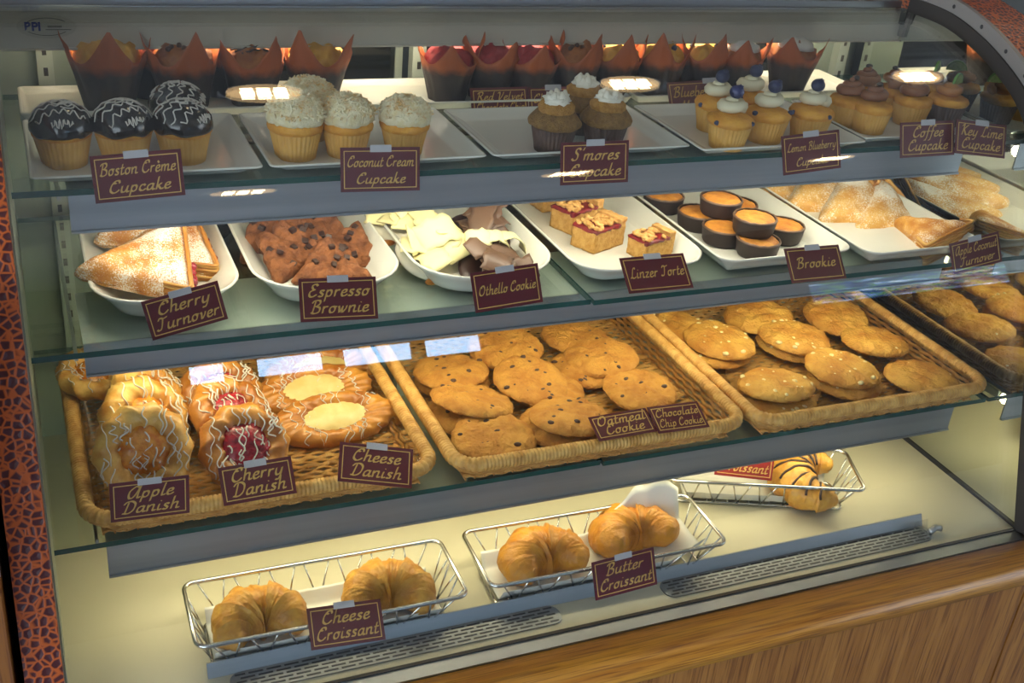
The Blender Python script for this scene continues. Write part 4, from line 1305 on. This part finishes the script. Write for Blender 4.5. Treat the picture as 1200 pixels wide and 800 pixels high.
def croissant(seed, m_='crust', R_=.038, rad=.040, stripes=False, nm='butter_croissant'):
    t = thing(nm, '', 'croissant')
    n, k_ = 150, 28; V = []
    A = math.radians(118)
    for i in range(n + 1):
        q = -1 + 2 * i / n; a = q * A
        rr = rad * (1 - .70 * abs(q) ** 2.0) * (1 if abs(q) < .985 else .6)
        f = (q + 1) * 3.4; fr = f - math.floor(f)
        side = fr if q < 0 else 1 - fr
        rr *= 1 + .20 * (side ** 1.8 - .35) * (1 - .35 * abs(q))
        c = Vector((math.sin(a) * R_ * 1.12, math.cos(a) * R_ - R_ * .35, 0)); d = Vector((math.sin(a), math.cos(a), 0))
        for k in range(k_):
            th = 2 * PI * k / k_
            r = rr * (1 + .07 * noise.noise(Vector((q * 7, math.cos(th) * 1.5, math.sin(th) * 1.5 + seed))) + .06 * noise.noise(Vector((q * 34, math.cos(th) * 2.5, math.sin(th) * 2.5 + seed))))
            p = c + d * (r * math.cos(th)); z = max(r * math.sin(th) * .92, -rad * .62) + rad * .62
            V.append((p.x, p.y, z))
    Fc = [(i * k_ + k, i * k_ + (k + 1) % k_, (i + 1) * k_ + (k + 1) % k_, (i + 1) * k_ + k) for i in range(n) for k in range(k_)]
    Fc += [tuple(range(k_ - 1, -1, -1)), tuple(range(n * k_, (n + 1) * k_))]
    MB().add(V, Fc).build('pastry', M[m_], t)
    if stripes:
        m = MB()
        for j in range(9):
            i = int(n * (.14 + .08 * j)); pts = []
            for k in range(2, 13):
                p = Vector(V[i * k_ + k]); pp = Vector(V[min(n, i + k // 3) * k_ + k])
                pts.append(pp + Vector((0, 0, .0008)))
            m.tube(pts, .0022, 5)
        m.build('chocolate_stripe', M['chunk'], t)
    return t


M['croissant'] = mat('croissant_crust', '#b9771d', '#e2ad48', 40, rough=.45, bump=.9, bscale=110, coat=.1, lo=.3, hi=.7)
M['croissantB'] = mat('butter_croissant_crust', '#b8721a', '#d9992f', 34, rough=.45, bump=.9, bscale=100, coat=.1, lo=.3, hi=.7)
DZ = DECK + .0003
# basket with the cheese croissants
cx, cy = .321, 1.189
wb1 = wire_basket('chrome wire basket with the two cheese croissants at the left', (0, 0, -.012), (cx, cy, DZ), .183, .064, .060)
sheet_paper('white paper sheet under the cheese croissants', (cx, cy, DZ), -.012, .158, .062, cradle(.034, .75), 1)
KX = Kind(croissant(1, 'croissant', nm='cheese_croissant'), croissant(2, 'croissant', nm='cheese_croissant'))
KX.put((cx - .092, cy - .010, DZ + .011), (.0, 0, .10), 'cheese croissant at the left end of the left wire basket', .95, 0)
KX.put((cx + .088, cy - .008, DZ + .011), (.0, 0, -.25), 'cheese croissant at the right end of the left wire basket', .96, 1)
# basket with the butter croissants
cx, cy = .733, 1.189
wb2 = wire_basket('chrome wire basket with the two butter croissants and tall white paper', (0, 0, -.02), (cx, cy, DZ), .192, .064, .060)


def tall(x, y):
    a = abs(y); e = max(0, a - .034); r = .0
    z = .0065 + e * .75; dy = math.copysign(min(a, .034 + e * .42), y)
    if y > .034:
        k = max(0, min(1, (x - .005) / .10)); k = k * k * (3 - 2 * k)
        k *= 1 - .9 * max(0, min(1, (x - .115) / .06)) ** 1.6
        z += e * 2.2 * k + .006 * k * noise.noise(Vector((x * 40, y * 40, 2))); dy += e * .25 * k + .010 * k * noise.noise(Vector((x * 32, y * 20, 7)))
    if x > .11: z += (x - .11) * .6
    return x, dy, z


sheet_paper('crumpled white paper rising behind the butter croissants', (cx, cy, DZ), -.02, .165, .066, tall, 2)
KY = Kind(croissant(3, 'croissantB', .040, .042), croissant(4, 'croissantB', .040, .044))
KY.put((cx - .080, cy - .002, DZ + .011), (-.1, 0, .12), 'butter croissant at the left of the right wire basket', .96, 0)
KY.put((cx + .080, cy + .006, DZ + .014), (-.35, 0, .05), 'butter croissant standing in front of the raised white paper', .97, 1)
# rear basket with the striped croissant
wire_basket('chrome wire basket at the back under the shelf holding a striped croissant', (0, 0, -.36), (1.098, 1.292, DZ), .165, .060, .058)
sheet_paper('white paper sheet folded up in the rear wire basket', (1.098, 1.292, DZ), -.36, .13, .060, lambda x, y: (x, math.copysign(min(abs(y), .034 + max(0, abs(y) - .034) * .42), y), .0065 + max(0, abs(y) - .034) * (.75 if y < 0 else 1.4)), 3)
KZ = Kind(croissant(5, 'croissant', .045, .036, True, 'chocolate_croissant'))
KZ.put((1.185, 1.262, DZ + .011), (0, 0, 1.0), 'croissant striped with chocolate in the rear wire basket', 1.08, 0)
for o in C.objects:
    if o.type == 'EMPTY' and '_croissant' in o.name: o['group'] = 'croissants in the wire baskets'

clip = thing('plastic_clip', 'small clear plastic sign clip lying at the right end of the air grille', 'clip', tuple(onz(1086, 628, DECK + .0003)), (0, 0, .05))
MB().box(-.024, .006, -.010, .012, 0, .003).build('clip_base', M['clear'], clip, smooth=False)
MB().prism_x([(.012, .003), (.012, .026), (.010, .026), (.004, .003)], -.022, .004).build('clip_jaw', M['clear'], clip, smooth=False)
MB().tube([(.004, 0, .007), (.020, .004, .010), (.030, .002, .007)], .0055, 10).build('clip_peg', M['steel'], clip)

# ------------------------------------------------------------------ lettered cards
GL_ = {
 'a': (.52, [[(.40, .42), (.28, .5), (.10, .36), (.06, .12), (.16, 0), (.30, .10), (.42, .46)], [(.42, .48), (.38, .14), (.44, 0), (.54, .08)]]),
 'b': (.48, [[(.10, 1.0), (.08, .1), (.2, 0), (.38, .12), (.38, .38), (.24, .5), (.08, .36)]]),
 'c': (.42, [[(.36, .38), (.26, .5), (.1, .4), (.05, .16), (.16, 0), (.28, .02), (.42, .14)]]),
 'd': (.54, [[(.40, .42), (.28, .5), (.10, .36), (.06, .12), (.16, 0), (.30, .10), (.42, .46)], [(.46, 1.0), (.40, .14), (.46, 0), (.56, .08)]]),
 'e': (.42, [[(.06, .24), (.26, .28), (.35, .40), (.24, .5), (.1, .4), (.05, .18), (.14, 0), (.28, .02), (.42, .14)]]),
 'f': (.36, [[(.42, .92), (.30, 1.0), (.20, .8), (.14, 0), (.06, -.3), (-.04, -.3)], [(.04, .48), (.34, .5)]]),
 'h': (.54, [[(.12, 1.0), (.08, 0)], [(.08, .3), (.24, .5), (.38, .44), (.36, .1), (.44, 0), (.54, .08)]]),
 'i': (.28, [[(.1, .48), (.08, .1), (.16, 0), (.28, .08)], [(.14, .72), (.17, .76)]]),
 'k': (.5, [[(.12, 1.0), (.08, 0)], [(.36, .48), (.1, .24)], [(.16, .28), (.32, .04), (.42, 0), (.5, .08)]]),
 'l': (.28, [[(.14, 1.0), (.08, .14), (.14, 0), (.28, .08)]]),
 'm': (.78, [[(.06, .5), (.08, 0)], [(.08, .3), (.22, .5), (.32, .42), (.32, 0)], [(.32, .3), (.48, .5), (.6, .42), (.58, .1), (.66, 0), (.78, .08)]]),
 'n': (.54, [[(.06, .5), (.08, 0)], [(.08, .3), (.24, .5), (.38, .44), (.36, .1), (.44, 0), (.54, .08)]]),
 'o': (.48, [[(.26, .5), (.1, .4), (.05, .18), (.16, 0), (.32, .08), (.38, .32), (.26, .5)], [(.3, .47), (.46, .44)]]),
 'p': (.5, [[(.1, .5), (.04, -.36)], [(.08, .32), (.24, .5), (.38, .38), (.36, .12), (.2, 0), (.08, .1)]]),
 'r': (.4, [[(.08, .5), (.08, 0)], [(.08, .28), (.2, .48), (.34, .46)]]),
 's': (.4, [[(.34, .42), (.22, .5), (.1, .4), (.2, .26), (.3, .14), (.2, 0), (.04, .06)]]),
 't': (.34, [[(.16, .8), (.1, .14), (.18, 0), (.34, .1)], [(.02, .5), (.3, .52)]]),
 'u': (.54, [[(.08, .5), (.06, .14), (.16, 0), (.32, .12), (.4, .48)], [(.42, .5), (.38, .12), (.44, 0), (.54, .08)]]),
 'v': (.46, [[(.06, .48), (.14, .4), (.18, 0), (.36, .3), (.38, .5)]]),
 'w': (.66, [[(.06, .48), (.12, .36), (.16, 0), (.32, .4)], [(.32, .46), (.34, 0), (.54, .3), (.56, .5)]]),
 'y': (.5, [[(.08, .5), (.06, .16), (.16, 0), (.32, .12), (.4, .48)], [(.42, .5), (.36, 0), (.24, -.32), (.08, -.3)]]),
 'z': (.44, [[(.06, .48), (.36, .48)], [(.36, .48), (.06, .02)], [(.06, .02), (.4, .02)]]),
 "'": (.2, [[(.16, 1.0), (.1, .8)]]),
 'A': (.76, [[(.60, .85), (.4, .95), (.12, .6), (.1, .2), (.22, 0), (.42, .2), (.62, .9)], [(.64, .95), (.58, .2), (.64, 0), (.76, .1)]]),
 'B': (.66, [[(.22, .9), (.14, 0)], [(.02, .78), (.16, .96), (.44, .98), (.52, .78), (.36, .56), (.24, .52)], [(.3, .54), (.54, .4), (.52, .1), (.26, -.02), (.06, .08)]]),
 'C': (.64, [[(.56, .76), (.5, .95), (.3, .94), (.1, .6), (.08, .2), (.26, 0), (.44, .06), (.6, .24)], [(.3, .94), (.24, .78), (.36, .74)]]),
 'D': (.74, [[(.26, .9), (.18, .04)], [(.02, .74), (.16, .94), (.42, .98), (.64, .74), (.6, .26), (.36, 0), (.06, .04)]]),
 'E': (.6, [[(.52, .84), (.38, .98), (.18, .84), (.28, .58), (.4, .54)], [(.34, .54), (.12, .4), (.1, .12), (.28, 0), (.54, .18)]]),
 'K': (.7, [[(.04, .8), (.22, .96), (.16, 0)], [(.6, .94), (.2, .48)], [(.26, .52), (.48, .1), (.58, 0), (.7, .1)]]),
 'L': (.62, [[(.5, .84), (.42, .98), (.28, .8), (.2, .2), (.06, .02), (.2, .08), (.4, 0), (.6, .14)]]),
 'M': (.9, [[(.06, .02), (.16, .1), (.26, .94)], [(.26, .94), (.4, .1)], [(.4, .1), (.66, .94)], [(.66, .94), (.68, .1), (.76, 0), (.88, .1)]]),
 'O': (.74, [[(.38, .96), (.14, .72), (.08, .26), (.28, 0), (.54, .16), (.64, .62), (.48, .92), (.3, .86), (.3, .7)]]),
 'R': (.74, [[(.22, .92), (.14, 0)], [(.02, .76), (.16, .96), (.46, .98), (.56, .76), (.4, .54), (.24, .5)], [(.34, .52), (.52, .1), (.62, 0), (.74, .1)]]),
 'S': (.6, [[(.54, .84), (.42, .98), (.24, .88), (.24, .66), (.42, .44), (.4, .1), (.2, 0), (.04, .16)]]),
 'T': (.66, [[(.1, .76), (.2, .94), (.44, .86), (.66, .96)], [(.4, .88), (.34, .2), (.2, 0), (.04, .1)]]),
 'V': (.7, [[(.04, .8), (.18, .94), (.26, .7), (.28, .02), (.56, .6), (.62, .94)]]),
}
GL_['\u00e8'] = (GL_['e'][0], GL_['e'][1] + [[(.14, .84), (.26, .68)]])


def lettering(lines, w, h, size, ys):
    m = MB()
    n1 = Vector((math.cos(.7), math.sin(.7))) * .082; n2 = Vector((-math.sin(.7), math.cos(.7))) * .044
    need = max(sum((GL_[c][0] + .03) if c in GL_ else .28 for c in text) for text in lines) + .1
    size = min(size, w * .86 / need / .95)
    for text, y0 in zip(lines, ys):
        tot = sum((GL_[c][0] + .03) if c in GL_ else .28 for c in text); sz = size; wx = min(1.28, w * .86 / (tot + .1) / sz)
        if wx < .95: sz *= (wx / .95); wx = .95
        x = -tot * sz * wx / 2
        for c in text:
            if c not in GL_: x += .28 * sz * wx; continue
            adv, strokes = GL_[c]
            for st in strokes:
                P = cr([(px, py, 0) for px, py in st], 5) if len(st) > 2 else [Vector((px, py, 0)) for px, py in st]
                P = [Vector((p.x + .22 * p.y, p.y)) for p in P]
                for a, b in zip(P, P[1:]):
                    d = (b - a)
                    for nn in (n1, n2):
                        q = [a - nn, a + nn, b + nn, b - nn]
                        if (q[1] - q[0]).cross(q[2] - q[0]) < 0: q = q[::-1]
                        m.add([(x + p.x * sz * wx, 0, y0 + p.y * sz) for p in q], [(0, 1, 2, 3)])
            x += (adv + .03) * sz * wx
    return m


def card(lines, o, tilt, roll, w, h, label, red=False, tape=.0, tx=0.0, pull=1.0):
    o = Vector((o[0] * pull, o[1] * pull, H + (o[2] - H) * pull))
    th = .0012
    t = thing('name_card', label, 'sign', o, (0, 0, 0), 'maroon name cards with gold lettering')
    t.matrix_world = Matrix.Translation(o) @ Matrix.Rotation(-math.radians(tilt), 4, 'X') @ Matrix.Rotation(-math.radians(roll), 4, 'Y')
    m = MB().box(-w / 2, w / 2, 0, th, 0, h)
    cb = m.build('card_board', M['redcard' if red else 'maroon'], t, smooth=False)
    b = MB(); g = .0042; k = .0011; y0, y1 = -.0003, .0
    for x0, x1, z0, z1 in ((-w / 2 + g, w / 2 - g, g, g + k), (-w / 2 + g, w / 2 - g, h - g - k, h - g), (-w / 2 + g, -w / 2 + g + k, g + k, h - g - k), (w / 2 - g - k, w / 2 - g, g + k, h - g - k)):
        b.box(x0, x1, y0, y1, z0, z1)
    b.build('gold_border', M['gold'], cb, smooth=False)
    n = len(lines)
    size = .0168 if n < 3 else .0132
    ys = {1: [h * .40], 2: [h * .57, h * .19], 3: [h * .66, h * .38, h * .10]}[n]
    lt = lettering(lines, w, h, size, ys)
    lt.v = [(x, -.0004, z) for x, y, z in lt.v]
    lt.build('lettering', M['gold'], cb, smooth=False)
    if tape is not None:
        MB().box(tx - .014, tx + .014, -.0010, -.0005, h - .006, h + .003).build('tape', M['tape'], t, smooth=False)
    return t


card(['Boston Cr\u00e8me', 'Cupcake'], (0.127, 1.343, 1.095), 6, 2.5, .102, .056, 'maroon card lettered Boston Creme Cupcake', pull=.985)
card(['Coconut Cream', 'Cupcake'], (0.426, 1.345, 1.086), 14, -1.9, .105, .056, 'maroon card lettered Coconut Cream Cupcake', pull=0.985)
card(["S'mores", 'Cupcake'], (0.738, 1.343, 1.079), 14, -.5, .105, .058, "maroon card lettered S'mores Cupcake", pull=0.985)
card(['Lemon Blueberry', 'Cupcake'], (1.094, 1.32, 1.086), 20, 3.4, .104, .057, 'maroon card lettered Lemon Blueberry Cupcake', pull=0.985)
card(['Coffee', 'Cupcake'], (1.307, 1.316, 1.101), 20, .1, .108, .054, 'maroon card lettered Coffee Cupcake')
card(['Key Lime', 'Cupcake'], (1.402, 1.303, 1.102), 24, -7.4, .104, .053, 'maroon card lettered Key Lime Cupcake')
card(['Red Velvet', 'Chocolate Chip', 'Muffin'], (0.695, 1.587, 1.089), 24, .2, .096, .057, 'maroon card lettered Red Velvet Chocolate Chip Muffin', tape=None)
card(['Chocolate', 'Chip Muffin'], (0.787, 1.587, 1.088), 24, -.6, .086, .057, 'maroon card lettered Chocolate Chip Muffin')
card(['Blueberry', 'Muffin'], (1.047, 1.577, 1.094), 30, 2, .106, .059, 'maroon card lettered Blueberry Muffin', tx=.03)
card(['Cherry', 'Turnover'], (0.174, 1.318, .926), 8, 11.5, .096, .053, 'maroon card lettered Cherry Turnover')
card(['Espresso', 'Brownie'], (0.365, 1.309, .922), 30, -3.1, .103, .056, 'maroon card lettered Espresso Brownie', pull=0.985)
card(['Othello Cookie'], (0.609, 1.307, .916), 26, 3.3, .102, .055, 'maroon card lettered Othello Cookie', pull=0.985)
card(['Linzer Torte'], (0.850, 1.300, .9215), 50, -.5, .106, .056, 'maroon card lettered Linzer Torte', pull=0.972)
card(['Brookie'], (1.135, 1.296, .912), 42, -.6, .102, .055, 'maroon card lettered Brookie', pull=0.975)
card(['Apple Coconut', 'Turnover'], (1.402, 1.241, .934), 24, 7, .104, .050, 'maroon card lettered Apple Coconut Turnover in the reflection of the window')
card(['Apple', 'Danish'], (0.099, 1.194, .737), 4, -2.2, .093, .054, 'maroon card lettered Apple Danish')
card(['Cherry', 'Danish'], (0.235, 1.198, .735), 40, 1.2, .092, .048, 'maroon card lettered Cherry Danish', pull=0.985)
card(['Cheese', 'Danish'], (0.387, 1.200, .728), 52, -15, .098, .054, 'maroon card lettered Cheese Danish', pull=0.975)
card(['Oatmeal', 'Cookie'], (0.767, 1.197, .7445), 68, 1.2, .096, .043, 'maroon card lettered Oatmeal Cookie', tape=None)
card(['Chocolate', 'Chip Cookie'], (0.857, 1.190, .7445), 68, -1.5, .086, .048, 'maroon card lettered Chocolate Chip Cookie', tape=None)
card(['Cheese', 'Croissant'], (0.326, 1.094, .557), 50, -3.5, .099, .054, 'maroon card lettered Cheese Croissant')
card(['Butter', 'Croissant'], (0.753, 1.112, .526), 24, 2.6, .101, .056, 'maroon card lettered Butter Croissant', pull=0.975)
card(['Chocolate', 'Croissant'], (1.077, 1.303, .542), 26, -14, .112, .054, 'brighter red card on the rear wire basket, half hidden by the shelf apron', red=True, tape=None, pull=.96)
